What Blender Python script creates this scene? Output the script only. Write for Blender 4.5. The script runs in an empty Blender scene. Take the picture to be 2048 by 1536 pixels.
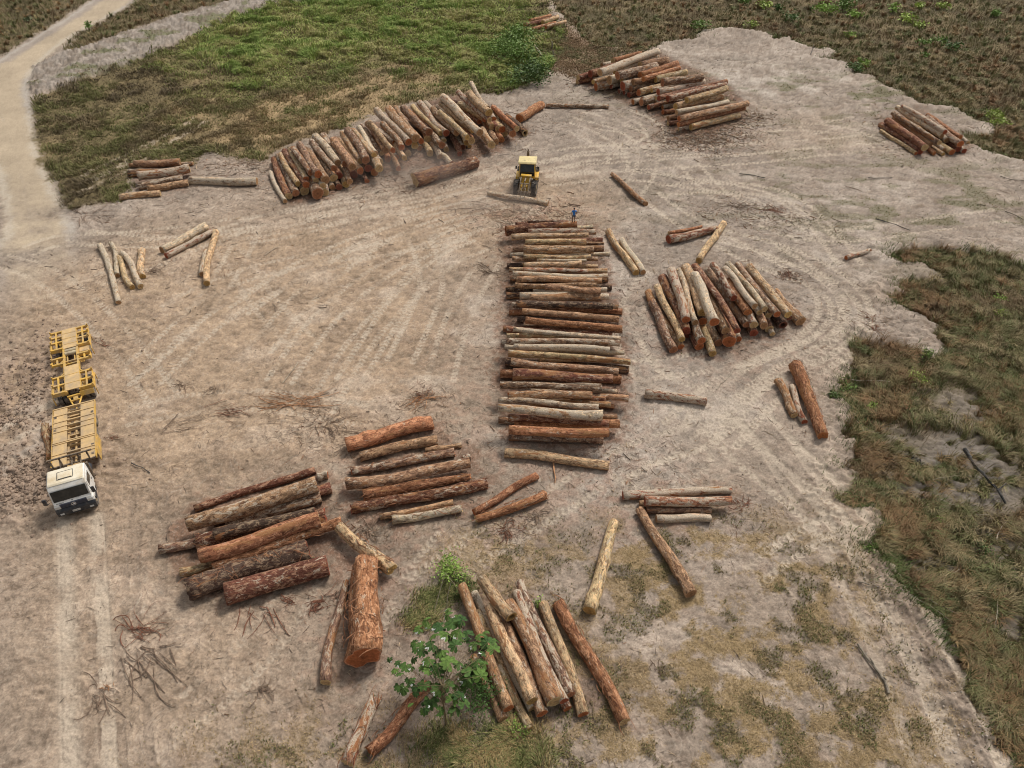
import bpy, bmesh, math, random
import numpy as np
from mathutils import Vector, Matrix
R = math.radians
scene = bpy.context.scene
col = scene.collection

# ---------------------------------------------------------------- camera
CAM_H, FPX, HOR = 36.0, 1450.0, -540.0          # height in m, focal length in photo px, row of the horizon
PITCH = math.atan((768 - HOR) / FPX)
CP, SP = math.cos(PITCH), math.sin(PITCH)
cam = bpy.data.cameras.new('camera'); cam.sensor_width = 36.0; cam.lens = FPX / 2048 * 36.0
cam.clip_start = 0.5; cam.clip_end = 8000
camo = bpy.data.objects.new('camera', cam); col.objects.link(camo)
camo.location = (0, 0, CAM_H); camo.rotation_euler = (math.pi / 2 - PITCH, 0, 0)
scene.camera = camo
# ---------------------------------------------------------------- world, sun, exposure
SUN_EL, SUN_AZ = R(52), R(38)                    # azimuth clockwise from +Y
w = bpy.data.worlds.new('World'); scene.world = w; w.use_nodes = True
nt = w.node_tree; nt.nodes.clear()
sky = nt.nodes.new('ShaderNodeTexSky'); sky.sky_type = 'NISHITA'; sky.sun_disc = False
sky.sun_elevation = SUN_EL; sky.sun_rotation = SUN_AZ; sky.dust_density = 4.0; sky.air_density = 1.0; sky.ozone_density = 1.0
hsv = nt.nodes.new('ShaderNodeHueSaturation'); hsv.inputs['Saturation'].default_value = 0.12
bg = nt.nodes.new('ShaderNodeBackground'); bg.inputs['Strength'].default_value = 0.108
out = nt.nodes.new('ShaderNodeOutputWorld')
nt.links.new(sky.outputs[0], hsv.inputs['Color']); nt.links.new(hsv.outputs[0], bg.inputs[0]); nt.links.new(bg.outputs[0], out.inputs[0])
sl = bpy.data.lights.new('sun', 'SUN'); sl.energy = 2.1; sl.angle = R(13); sl.color = (1.0, 0.92, 0.82)
so = bpy.data.objects.new('sun', sl); col.objects.link(so)
sd = Vector((math.sin(SUN_AZ) * math.cos(SUN_EL), math.cos(SUN_AZ) * math.cos(SUN_EL), math.sin(SUN_EL)))
so.rotation_euler = sd.to_track_quat('Z', 'Y').to_euler(); so.location = (0, 0, 60)
vs = scene.view_settings; vs.view_transform = 'Standard'; vs.look = 'None'; vs.gamma = 1; vs.use_curve_mapping = False
vs.exposure = 0.17
scene.cycles.filter_width = 1.05

# ---------------------------------------------------------------- helpers
def G(px, py, z=0.0):
    """point of the place at height z seen in direction (px,py) of the photograph"""
    u = (px - 1024) / FPX; v = (py - 768) / FPX
    dx, dy, dz = u, CP - v * SP, -SP - v * CP
    t = (z - CAM_H) / dz
    return Vector((dx * t, dy * t, z))
def scale_at(p):
    return FPX / (p[1] * CP + (CAM_H - p[2]) * SP)      # photo px per metre
def tag(o, label=None, cat=None, group=None, kind=None):
    if label: o['label'] = label
    if cat: o['category'] = cat
    if group: o['group'] = group
    if kind: o['kind'] = kind
    return o
def empty(name, loc=(0, 0, 0), rot=None):
    o = bpy.data.objects.new(name, None); col.objects.link(o); o.empty_display_size = 0.3
    o.location = loc
    if rot is not None: o.rotation_euler = rot
    return o
def link(name, me, mat=None, parent=None):
    o = bpy.data.objects.new(name, me); col.objects.link(o)
    if mat is not None and len(me.materials) == 0: me.materials.append(mat)
    if parent is not None: o.parent = parent
    return o
def np_mesh(name, verts, faces_flat, loop_totals, colors=None, smooth=True):
    me = bpy.data.meshes.new(name)
    nv = len(verts); nl = len(faces_flat); nf = len(loop_totals)
    me.vertices.add(nv); me.vertices.foreach_set('co', np.asarray(verts, dtype=np.float32).ravel())
    me.loops.add(nl); me.loops.foreach_set('vertex_index', np.asarray(faces_flat, dtype=np.int32))
    me.polygons.add(nf)
    ls = np.concatenate([[0], np.cumsum(loop_totals)[:-1]]).astype(np.int32)
    me.polygons.foreach_set('loop_start', ls)
    try: me.polygons.foreach_set('loop_total', np.asarray(loop_totals, dtype=np.int32))
    except Exception: pass
    me.polygons.foreach_set('use_smooth', np.full(nf, smooth, dtype=bool))
    if colors is not None:
        a = me.attributes.new('Col', 'FLOAT_COLOR', 'POINT')
        c = np.ones((nv, 4), dtype=np.float32); c[:, :3] = colors
        a.data.foreach_set('color', c.ravel())
    me.update(); me.validate()
    return me
_rs = np.random.RandomState(7)
_T = _rs.rand(16, 256, 256).astype(np.float32)
def vnoise(x, y, k=0):
    T = _T[k % 16]
    xi = np.floor(x); yi = np.floor(y); fx = x - xi; fy = y - yi
    xi = xi.astype(np.int64) & 255; yi = yi.astype(np.int64) & 255
    fx = fx * fx * (3 - 2 * fx); fy = fy * fy * (3 - 2 * fy)
    x1 = (xi + 1) & 255; y1 = (yi + 1) & 255
    return (T[xi, yi] * (1 - fx) + T[x1, yi] * fx) * (1 - fy) + (T[xi, y1] * (1 - fx) + T[x1, y1] * fx) * fy
def fbm(x, y, octs=4, k=0, gain=.5):
    s = 0; a = 1; n = 0
    for i in range(octs):
        s = s + a * vnoise(x * 2 ** i + 17.3 * i, y * 2 ** i + 31.7 * i, k + i); n += a; a *= gain
    return s / n
def sstep(a, b, x):
    t = np.clip((x - a) / (b - a), 0, 1); return t * t * (3 - 2 * t)

# ---------------------------------------------------------------- materials
def new_mat(name):
    m = bpy.data.materials.new(name); m.use_nodes = True
    n = m.node_tree; b = n.nodes['Principled BSDF']
    return m, n, b
def N(n, t, **kw):
    x = n.nodes.new(t)
    for k, v in kw.items():
        if k in x.inputs: x.inputs[k].default_value = v
        else: setattr(x, k, v)
    return x
def simple(name, c, rough=.6, metal=0, var=.25, scale=4., dirt=None, dirtamt=.0, bump=.0, spec=None):
    """paint, rubber, wood...: base colour with mottled wear and dust of its own"""
    m, n, b = new_mat(name)
    tc = N(n, 'ShaderNodeTexCoord'); no = N(n, 'ShaderNodeTexNoise'); no.inputs['Scale'].default_value = scale; no.inputs['Detail'].default_value = 6
    n.links.new(tc.outputs['Object'], no.inputs['Vector'])
    mx = N(n, 'ShaderNodeMix', data_type='RGBA', blend_type='MULTIPLY'); mx.inputs[0].default_value = 1
    rp = N(n, 'ShaderNodeMapRange'); rp.inputs[3].default_value = 1 - var; rp.inputs[4].default_value = 1 + var
    rp.inputs[1].default_value = .3; rp.inputs[2].default_value = .7
    n.links.new(no.outputs[0], rp.inputs[0])
    mx.inputs[6].default_value = (*c, 1); n.links.new(rp.outputs[0], mx.inputs[7])
    last = mx.outputs[2]
    if dirt:
        n2 = N(n, 'ShaderNodeTexNoise'); n2.inputs['Scale'].default_value = scale * .6; n2.inputs['Detail'].default_value = 8; n2.inputs['Roughness'].default_value = .7
        n.links.new(tc.outputs['Object'], n2.inputs['Vector'])
        r2 = N(n, 'ShaderNodeMapRange'); r2.inputs[1].default_value = .62 - dirtamt * .35; r2.inputs[2].default_value = .78 - dirtamt * .25; r2.clamp = True
        n.links.new(n2.outputs[0], r2.inputs[0])
        m2 = N(n, 'ShaderNodeMix', data_type='RGBA'); n.links.new(r2.outputs[0], m2.inputs[0]); n.links.new(last, m2.inputs[6]); m2.inputs[7].default_value = (*dirt, 1)
        last = m2.outputs[2]
    n.links.new(last, b.inputs['Base Color']); b.inputs['Roughness'].default_value = rough; b.inputs['Metallic'].default_value = metal
    if spec is not None: b.inputs['Specular IOR Level'].default_value = spec
    if bump:
        bp = N(n, 'ShaderNodeBump'); bp.inputs['Strength'].default_value = bump; bp.inputs['Distance'].default_value = .02
        n.links.new(no.outputs[0], bp.inputs['Height']); n.links.new(bp.outputs[0], b.inputs['Normal'])
    return m
def attr_mat(name, rough=.9, var=.3, scale=6., bump=.0, trans=0.0):
    m, n, b = new_mat(name)
    at = N(n, 'ShaderNodeAttribute'); at.attribute_name = 'Col'
    tc = N(n, 'ShaderNodeTexCoord')
    last = at.outputs['Color']
    if var:
        no = N(n, 'ShaderNodeTexNoise'); no.inputs['Scale'].default_value = scale; no.inputs['Detail'].default_value = 4
        n.links.new(tc.outputs['Object'], no.inputs['Vector'])
        rp = N(n, 'ShaderNodeMapRange'); rp.inputs[1].default_value = .25; rp.inputs[2].default_value = .75; rp.inputs[3].default_value = 1 - var; rp.inputs[4].default_value = 1 + var
        n.links.new(no.outputs[0], rp.inputs[0])
        mx = N(n, 'ShaderNodeMix', data_type='RGBA', blend_type='MULTIPLY'); mx.inputs[0].default_value = 1
        n.links.new(last, mx.inputs[6]); n.links.new(rp.outputs[0], mx.inputs[7]); last = mx.outputs[2]
        if bump:
            bp = N(n, 'ShaderNodeBump'); bp.inputs['Strength'].default_value = bump; bp.inputs['Distance'].default_value = .03
            n.links.new(no.outputs[0], bp.inputs['Height']); n.links.new(bp.outputs[0], b.inputs['Normal'])
    n.links.new(last, b.inputs['Base Color']); b.inputs['Roughness'].default_value = rough; b.inputs['Specular IOR Level'].default_value = .2
    return m
# ================================================================ GROUND
def world_poly(pts): return np.array([[*G(x, y)[:2]] for x, y in pts])
def seg_dist(P, a, b):
    ab = b - a; L2 = max(1e-9, float(ab @ ab))
    t = np.clip(((P[:, 0] - a[0]) * ab[0] + (P[:, 1] - a[1]) * ab[1]) / L2, 0, 1)
    dx = P[:, 0] - a[0] - t * ab[0]; dy = P[:, 1] - a[1] - t * ab[1]
    return np.hypot(dx, dy), t
def poly_sd(P, poly, reach=8.0):
    """signed distance (positive inside), -reach outside the reach"""
    res = np.full(len(P), -reach, dtype=np.float32)
    lo = poly.min(0) - reach; hi = poly.max(0) + reach
    idx = np.where((P[:, 0] > lo[0]) & (P[:, 0] < hi[0]) & (P[:, 1] > lo[1]) & (P[:, 1] < hi[1]))[0]
    if len(idx) == 0: return res
    Q = P[idx]; d = np.full(len(Q), 1e9); ins = np.zeros(len(Q), dtype=bool)
    n = len(poly)
    for i in range(n):
        a, b = poly[i], poly[(i + 1) % n]
        dd, _ = seg_dist(Q, a, b); d = np.minimum(d, dd)
        c = (a[1] > Q[:, 1]) != (b[1] > Q[:, 1])
        if a[1] != b[1]:
            xi = (b[0] - a[0]) * (Q[:, 1] - a[1]) / (b[1] - a[1]) + a[0]
            ins ^= c & (Q[:, 0] < xi)
    res[idx] = np.where(ins, d, -np.minimum(d, reach)); return res

ZONES = {
 # upper left grass field between road and yard
 'field': [(82,330),(70,262),(66,205),(75,192),(164,162),(290,115),(410,60),(513,22),(560,-10),(800,-430),(1150,-430),(1100,30),(1130,60),(1128,95),(1100,118),(1095,135),(1075,160),(1040,178),(990,187),(930,186),(880,196),(820,205),(740,232),(690,250),(640,270),(600,280),(556,300),(520,318),(450,312),(425,300),(395,312),(385,330),(300,322),(262,330),(262,372),(240,385),(236,400),(180,408),(150,412),(130,402),(110,365)],
 'veg_tl': [(-80,118),(0,112),(58,78),(130,34),(186,-6),(230,-430),(-300,-430)],
 'veg_tl2': [(132,98),(150,72),(222,33),(268,6),(330,-40),(640,-430),(560,-6),(444,5),(342,32),(273,56),(191,86),(150,102)],
 'veg_tr': [(1128,-430),(1100,0),(1110,22),(1135,40),(1165,75),(1200,90),(1240,98),(1290,102),(1315,92),(1345,78),(1385,76),(1400,62),(1440,54),(1500,60),(1540,66),(1548,78),(1575,72),(1600,88),(1632,98),(1666,98),(1668,108),(1640,115),(1690,122),(1706,132),(1708,146),(1745,152),(1762,166),(1800,180),(1840,204),(1870,210),(1905,212),(1950,238),(1985,250),(2003,266),(1970,272),(1925,268),(1935,285),(1975,300),(2020,312),(2080,330),(2500,330),(2500,-430)],
 'veg_r': [(2500,560),(2048,536),(2030,528),(2010,516),(1975,505),(1925,500),(1880,492),(1840,494),(1775,511),(1800,522),(1850,530),(1880,548),(1872,557),(1835,552),(1800,560),(1797,572),(1815,586),(1812,592),(1774,590),(1800,605),(1835,625),(1877,652),(1866,664),(1858,665),(1880,685),(1896,701),(1884,714),(1845,712),(1835,700),(1800,694),(1765,690),(1715,678),(1702,700),(1708,715),(1700,735),(1690,760),(1668,788),(1680,795),(1700,812),(1712,840),(1700,855),(1684,868),(1708,878),(1716,905),(1714,925),(1690,930),(1710,942),(1716,962),(1700,988),(1690,995),(1720,1002),(1752,1003),(1772,1030),(1776,1056),(1760,1075),(1735,1088),(1745,1100),(1775,1125),(1795,1150),(1815,1180),(1850,1215),(1880,1240),(1900,1290),(1925,1340),(1950,1395),(1985,1440),(2000,1480),(2048,1530),(2100,1640),(2500,1640)],
 'road': [(-400,210),(-60,175),(0,116),(58,80),(130,36),(191,-6),(260,-430),(400,-430),(277,2),(222,32),(154,68),(100,108),(72,138),(60,166),(66,205),(78,290),(100,345),(130,408),(148,450),(165,500),(150,600),(120,760),(90,900),(-40,980),(-120,800),(-60,560),(10,470),(5,400),(-20,330),(-60,300),(-400,330)],
 'berm': [(60,166),(80,128),(130,107),(191,90),(273,60),(342,37),(444,6),(600,-30),(700,-30),(598,2),(513,20),(410,60),(290,114),(164,161),(75,192),(66,196)],
 'straw_tr': [(1090,110),(1110,70),(1135,45),(1165,78),(1210,92),(1290,104),(1240,112),(1215,130),(1180,150),(1150,150),(1120,140),(1095,140)],
}
GREEN = [(400,60),(480,30),(620,-10),(900,-40),(1020,-20),(1040,40),(1075,80),(1100,120),(1080,158),(1040,165),(980,160),(900,125),(820,110),(740,110),(690,120),(600,140),(520,160),(460,150),(420,120),(385,95)]

def off(pts, d):
    q = [np.array(p, float) for p in pts]; o = []
    for i in range(len(q)):
        a = q[max(0, i - 1)]; b = q[min(len(q) - 1, i + 1)]; t = b - a; t /= max(1e-6, np.hypot(*t))
        o.append(q[i] + np.array([-t[1], t[0]]) * d)
    return o
def smooth_pts(pts, it=2):
    for _ in range(it):
        n = [pts[0]]
        for a, b in zip(pts[:-1], pts[1:]): n += [a * .75 + b * .25, a * .25 + b * .75]
        n.append(pts[-1]); pts = n
    return pts
# wheel tracks: (photo polyline, half gauge, tyre width, tone, tread, depth)
TRK = [
 ([(128,1046),(132,1200),(137,1400),(143,1620)],.0,1.15,.11,3,.04), ([(192,1035),(203,1200),(212,1400),(224,1620)],.0,1.0,.10,3,.04), ([(118,1050),(120,1200),(122,1400),(124,1620)],.0,.22,.10,3,.05), ([(205,1040),(216,1200),(226,1400),(238,1620)],.0,.2,.10,3,.05),
 
 ([(60,500),(110,480),(200,478),(300,470),(450,450),(640,425),(800,392),(1000,345),(1150,325)],1.0,.55,.13,1,.04),
 ([(150,470),(350,490),(560,455),(760,420),(900,385),(1020,330),(1080,290)],1.0,.5,.12,1,.04),
 ([(430,480),(560,470),(700,430),(860,410),(1030,370)],1.0,.5,.12,1,.03),
 ([(480,620),(620,520),(760,470),(900,430),(1030,400)],1.0,.5,.14,1,.03),
 ([(300,760),(420,640),(600,540),(800,490),(960,450)],1.0,.5,.10,1,.03),
 ([(560,760),(640,640),(760,540),(850,500),(930,460)],1.0,.5,.12,1,.03),
 ([(640,820),(720,680),(800,600),(860,520)],1.0,.5,.10,1,.03),
 ([(840,480),(870,560),(840,640),(800,720)],1.0,.5,.12,1,.03),
 ([(400,450),(480,520),(520,600),(600,680)],1.0,.5,.08,1,.03),
 ([(1090,330),(1180,310),(1300,302),(1450,300),(1600,290),(1760,276)],1.1,.5,.20,1,.05),
 ([(1090,345),(1200,335),(1350,325),(1500,318),(1650,300),(1780,292)],1.1,.5,.18,1,.05),
 ([(1100,310),(1180,300),(1260,300),(1305,285),(1315,262),(1290,240),(1250,225)],1.1,.5,.20,1,.05),
 ([(1200,250),(1270,262),(1285,285),(1250,298),(1180,300)],1.1,.5,.16,1,.05),
 ([(1100,360),(1250,345),(1400,370),(1540,380),(1600,410),(1660,470),(1700,530)],1.1,.55,.20,1,.05),
 ([(1330,380),(1420,372),(1520,388),(1600,430),(1650,480)],1.1,.55,.16,1,.05),
 ([(1380,330),(1420,375),(1470,410),(1560,440),(1700,450)],1.1,.5,.12,1,.04),
 ([(1300,390),(1350,430),(1440,480),(1540,530),(1640,560),(1690,600),(1695,650),(1640,700),(1540,740),(1470,780),(1420,820),(1400,870)],1.15,.6,.20,1,.07),
 ([(1440,470),(1560,500),(1650,540),(1715,600),(1710,670),(1650,715),(1560,760),(1500,810),(1440,880)],1.15,.6,.18,1,.07),
 ([(1540,500),(1640,560),(1670,610),(1660,660),(1590,710),(1500,750),(1430,790),(1360,860)],1.15,.6,.16,1,.06),
 ([(1280,740),(1360,730),(1440,720),(1520,690),(1610,660)],1.1,.55,.12,1,.04),
 ([(1400,860),(1380,940),(1300,960),(1240,930)],1.1,.5,.10,1,.03),
 ([(1420,830),(1480,900),(1560,960),(1640,1030),(1700,1090)],1.1,.55,.14,1,.05),
 ([(1690,1040),(1620,1070),(1560,1110),(1510,1150)],.6,.55,.22,1,.07),
 ([(1500,830),(1600,930),(1680,1020),(1750,1130),(1830,1260),(1900,1400),(1960,1560)],1.1,.6,.12,0,.08),
 ([(1560,900),(1650,1040),(1720,1160),(1790,1300),(1850,1450),(1890,1600)],1.1,.55,.08,0,.08),
 ([(1750,1120),(1820,1230),(1880,1350),(1950,1480),(2010,1600)],.3,.5,-.14,0,.10),
 ([(0,520),(80,540),(160,600),(260,700),(330,800)],1.0,.5,.10,1,.03),
 ([(0,880),(60,850),(100,830),(180,780)],.9,.5,.12,0,.03),
 ([(260,830),(420,800),(560,800),(720,830)],1.0,.5,.08,1,.03),
 ([(240,1060),(230,1250),(245,1400),(262,1600)],1.0,.45,-.08,0,.04),
 ([(300,980),(286,1200),(280,1400),(300,1600)],1.0,.45,-.07,0,.03),
 ([(170,360),(230,330),(330,280),(390,250)],1.0,.6,.22,2,.05),([(150,380),(260,330),(360,262),(400,240)],.9,.6,.16,2,.04),

 ([(200,560),(320,520),(430,470),(560,430),(700,405),(860,370)],1.0,.5,.15,1,.04),([(520,700),(600,600),(690,520),(800,450),(900,420),(1010,395)],1.0,.5,.13,1,.04),
 ([(340,620),(450,560),(600,520),(760,500),(930,470)],1.0,.5,.10,1,.03),([(700,760),(760,660),(820,580),(890,520),(960,490)],1.0,.5,.12,1,.04),
 ([(240,760),(330,690),(420,600),(470,520),(500,460)],1.0,.5,.12,1,.03),([(880,760),(900,680),(930,600),(980,520)],1.0,.5,.10,1,.03),
 ([(1230,620),(1260,700),(1300,760),(1380,790),(1480,830)],1.0,.55,.12,1,.04),([(1240,930),(1300,900),(1380,880),(1440,840),(1500,760),(1560,720)],1.1,.55,.14,1,.05),
 ([(1500,430),(1600,470),(1720,470),(1850,450),(2000,430)],1.1,.5,.12,1,.04),([(1480,260),(1600,250),(1700,262),(1760,290)],1.1,.5,.12,1,.04),([(1290,300),(1400,290),(1560,270),(1720,240)],1.1,.5,.13,1,.04),
 ([(1130,250),(1180,270),(1230,300),(1240,340),(1200,380)],1.1,.5,.14,1,.04),([(1160,230),(1240,250),(1290,280),(1300,330),(1260,390)],1.1,.5,.14,1,.04),
 ([(1300,560),(1250,640),(1270,720),(1340,770)],1.0,.5,.09,1,.03),([(620,1130),(560,1240),(480,1340),(380,1420)],1.0,.5,.08,1,.03),
 ([(840,1180),(780,1230),(770,1330),(740,1400)],.9,.5,-.07,0,.05),([(900,1080),(830,1170),(800,1260)],.9,.5,.08,1,.05),
 ([(1180,960),(1100,1010),(960,1090),(840,1180)],1.0,.55,.09,1,.05),
 ([(1560,1100),(1640,1250),(1720,1420),(1780,1580)],1.1,.5,-.08,0,.05),
]
def build_tracks():
    segs = []
    for pts, gauge, width, tone, tread, dep in TRK:
        c = smooth_pts([np.array(G(x, y)[:2]) for x, y in pts])
        for side in ((-gauge, gauge) if gauge else (0,)):
            q = off(c, side); s = 0
            for a, b in zip(q[:-1], q[1:]):
                segs.append((a, b, s, width, tone, tread, dep)); s += float(np.hypot(*(b - a)))
    return segs

def build_ground():
    # rows: spacing grows with the distance from the yard; one sheet out to the horizon
    ys = []; y = 9.0
    while y < 175: ys.append(y); y += max(.055, (y * y + 1296) / 26100 * .95)
    far = [180, 190, 205, 230, 270, 330, 420, 600, 900, 1500, 2600, 4200]
    near = [-400, -150, -60, -25, -10, 0, 4, 7, 8.4]
    Y = np.array(near + ys + far, dtype=np.float64)
    t = np.linspace(-1.22, 1.22, 1160)
    t = np.concatenate([[-30, -8, -3, -1.9, -1.4], t, [1.4, 1.9, 3, 8, 30]])
    wid = np.maximum(22, (np.clip(Y, 5, 1e9) * CP + CAM_H * SP) * 1024 / FPX)
    X = t[None, :] * wid[:, None]; YY = np.repeat(Y[:, None], len(t), 1)
    nr, nc = X.shape; P = np.stack([X.ravel(), YY.ravel()], 1)
    x, y = P[:, 0], P[:, 1]
    # zone masks with ragged borders
    nA = fbm(x * .9, y * .9, 4, 1) - .5; nB = fbm(x * .25, y * .25, 3, 5) - .5
    rag = nA * 1.6 + nB * 1.4 + (fbm(x * 3, y * 3, 3, 2) - .5) * 1.5
    M = {}
    for k, p in ZONES.items():
        sdist = poly_sd(P, world_poly(p), 30.0 if k.startswith('veg') or k == 'field' else 12.0)
        amp = {'road': .5, 'berm': 1.0, 'veg_tr': .7, 'veg_r': .55}.get(k, 1.0)
        M[k + '_sd'] = sdist + rag * amp
        fe = {'road': .5, 'veg_r': .25, 'veg_tr': .35, 'straw_tr': 3.0}.get(k, .6)
        M[k] = sstep(-fe, fe, M[k + '_sd'])
    green = sstep(-9, 5, poly_sd(P, world_poly(GREEN), 22.0) + nB * 16 + nA * 8)
    veg = np.maximum.reduce([M['veg_tl'], M['veg_tl2'], M['veg_tr'], M['veg_r']])
    field = M['field']
    def C(*c): return np.array(c, dtype=np.float32)
    def mix(a, b, f): return a + (b - a) * f[:, None]
    SAND, WARM, PALE = C(.300, .246, .200), C(.375, .276, .190), C(.45, .40, .345)
    n1 = fbm(x * .06, y * .06, 4, 2); n2 = fbm(x * .35, y * .35, 5, 3); n3 = fbm(x * 1.6, y * 2.2, 4, 4); n4 = fbm(x * 6, y * 8, 3, 6)
    def blob(px, py, rx, ry):
        c = G(px, py); return np.exp(-((x - c[0]) / rx) ** 2 - ((y - c[1]) / ry) ** 2)
    colr = np.repeat(SAND[None, :], len(P), 0)
    warm = np.clip(1.15 * blob(560, 640, 16, 16) + .8 * blob(950, 440, 12, 6) + .9 * blob(260, 600, 12, 14) + .5 * blob(160, 1300, 10, 9) + .35 * blob(1150, 360, 14, 10) + (n1 - .5) * 1.4, 0, 1)
    colr = mix(colr, np.repeat(WARM[None], len(P), 0), warm)
    pale = np.clip(.9 * blob(1560, 175, 22, 6) * sstep(.45, .62, n2) + .6 * blob(1480, 130, 24, 10) * sstep(.4, .65, n3) + .55 * blob(1300, 790, 9, 12) + .4 * blob(1050, 620, 20, 20) * sstep(.5, .7, n2) + .35 * blob(1750, 460, 30, 14) * sstep(.48, .65, n2) + .25 * sstep(.58, .72, n2), 0, 1)
    colr = mix(colr, np.repeat(PALE[None], len(P), 0), pale * .55)
    # brown soil stains and clods
    soil = blob(40, 760, 4.5, 6) + .8 * blob(60, 960, 4.5, 3.5) + .9 * blob(10, 960, 5, 3)
    dirt = np.clip(soil * 1.2 * sstep(.35, .6, n3), 0, 1)
    colr = mix(colr, np.repeat(C(.26, .185, .14)[None], len(P), 0), dirt * .55)
    # reddish bark dust round the stacks
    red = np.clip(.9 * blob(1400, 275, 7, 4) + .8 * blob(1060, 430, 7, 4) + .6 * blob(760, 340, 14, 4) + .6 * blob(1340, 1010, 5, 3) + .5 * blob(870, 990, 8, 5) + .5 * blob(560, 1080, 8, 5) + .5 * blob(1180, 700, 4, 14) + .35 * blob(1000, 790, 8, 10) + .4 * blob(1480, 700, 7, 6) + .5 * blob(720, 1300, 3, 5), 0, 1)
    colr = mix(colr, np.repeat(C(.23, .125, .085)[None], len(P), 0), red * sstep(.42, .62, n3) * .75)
    stain = sstep(.54, .66, fbm(x * .5 + 9, y * .75, 5, 6, .62)) * .30 + sstep(.55, .64, fbm(x * 1.3, y * 1.9 + 4, 4, 10, .6)) * .3
    colr = mix(colr, np.repeat(C(.20, .145, .105)[None], len(P), 0), stain * (1 - pale))
    # trodden bark under the stacks, its dark colour also painting shade into the gaps
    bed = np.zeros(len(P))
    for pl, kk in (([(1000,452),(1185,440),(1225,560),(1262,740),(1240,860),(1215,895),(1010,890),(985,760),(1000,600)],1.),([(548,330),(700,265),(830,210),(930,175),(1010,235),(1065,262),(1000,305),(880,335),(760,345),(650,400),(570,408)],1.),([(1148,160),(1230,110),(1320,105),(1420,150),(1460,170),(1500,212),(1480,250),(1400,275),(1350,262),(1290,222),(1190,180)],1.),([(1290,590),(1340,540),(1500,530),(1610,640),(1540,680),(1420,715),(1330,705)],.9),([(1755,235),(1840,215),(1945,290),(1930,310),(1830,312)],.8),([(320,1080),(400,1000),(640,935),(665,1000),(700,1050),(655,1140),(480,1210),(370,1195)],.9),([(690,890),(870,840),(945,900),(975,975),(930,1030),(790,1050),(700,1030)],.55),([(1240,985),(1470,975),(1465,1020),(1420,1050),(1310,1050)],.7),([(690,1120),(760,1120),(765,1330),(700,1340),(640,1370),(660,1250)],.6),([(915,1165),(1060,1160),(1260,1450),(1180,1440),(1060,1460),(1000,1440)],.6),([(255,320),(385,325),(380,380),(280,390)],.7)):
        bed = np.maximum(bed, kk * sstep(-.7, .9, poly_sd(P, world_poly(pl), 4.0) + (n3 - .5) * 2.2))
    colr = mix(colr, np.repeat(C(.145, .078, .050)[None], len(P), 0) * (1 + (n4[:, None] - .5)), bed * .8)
    # litter flecks, stretched every which way
    ang = fbm(x * .12, y * .12, 2, 9) * 9
    ca, sa = np.cos(ang), np.sin(ang); lx = x * ca + y * sa; ly = -x * sa + y * ca
    fl = fbm(lx * .9, ly * 5.5, 3, 8); fl2 = fbm(lx * 2.2, ly * 11, 3, 11)
    fleck = np.clip(sstep(.60, .72, fl) * .55 + sstep(.64, .74, fl2) * .5, 0, 1) * (1 - M['road']) * (.55 + .6 * sstep(.4, .62, n2))
    colr = mix(colr, np.repeat(C(.145, .105, .08)[None], len(P), 0), fleck * .55)
    lite = sstep(.63, .74, fbm(lx * 1.3 + 40, ly * 6 + 9, 3, 12))
    colr = mix(colr, np.repeat(C(.46, .40, .33)[None], len(P), 0), lite * .30)
    n5 = fbm(x * 3.1, y * 3.6, 4, 0, .65)
    colr *= np.clip(1 + (n2 - .5) * .55 + (n3 - .5) * .55 + (n5 - .5) * .62 + (n4 - .5) * .35, .4, 1.7)[:, None]
    # dry straw and moss over the lower yard
    lowy = np.clip(blob(1460, 1330, 9, 6.5) + .9 * blob(1350, 1120, 5, 2.5) + .8 * blob(1560, 1160, 4, 3.5) + .8 * blob(1000, 1110, 3.5, 2) + blob(1000, 1540, 6, 2.2) + .6 * blob(1650, 1500, 6, 3) + .5 * blob(600, 1520, 5, 2), 0, 1)
    strawn = fbm(x * .8, y * 1.0, 6, 13, .62)
    colr = mix(colr, np.repeat(C(.30, .215, .105)[None], len(P), 0), lowy * sstep(.44, .62, strawn) * .75)
    mossn = fbm(x * .75 + 50, y * .8, 6, 14, .66)
    moss = lowy * sstep(.53, .63, mossn)
    colr = mix(colr, np.repeat(C(.075, .066, .034)[None], len(P), 0), moss * .42)
    # upper right sparse weeds on the yard
    upm = np.clip(blob(1650, 190, 26, 8) + .8 * blob(1850, 400, 22, 12), 0, 1) * sstep(.52, .66, fbm(x * .35, y * .8, 4, 10))
    colr = mix(colr, np.repeat(C(.13, .13, .062)[None], len(P), 0), upm * .7)
    # road
    lane = np.zeros(len(P))
    for pts, hw in (([(290,-50),(235,2),(150,60),(60,118),(-5,172),(-60,230)],2.6),([(20,130),(12,190),(34,250),(60,320),(82,400),(96,470),(100,540)],1.7),([(-30,220),(0,270),(16,340),(30,430),(40,520),(70,600)],1.6),([(96,470),(120,520),(160,560)],1.2)):
        q = smooth_pts([np.array(G(a_, b_)[:2]) for a_, b_ in pts]); dm = np.full(len(P), 99.)
        sel = np.where(M['road'] > 0)[0]; ds = np.full(len(sel), 99.)
        for a_, b_ in zip(q[:-1], q[1:]): ds = np.minimum(ds, seg_dist(P[sel], a_, b_)[0])
        dm[sel] = ds; lane = np.maximum(lane, sstep(hw + .5, hw - .6, dm + (n3 - .5) * 1.2))
    roadc = mix(np.repeat(C(.31, .262, .22)[None], len(P), 0), np.repeat(C(.42, .34, .245)[None], len(P), 0), lane) * (1 + (n2 - .5) * .35 + (n5 - .5) * .25 + (n4 - .5) * .15)[:, None]
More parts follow.
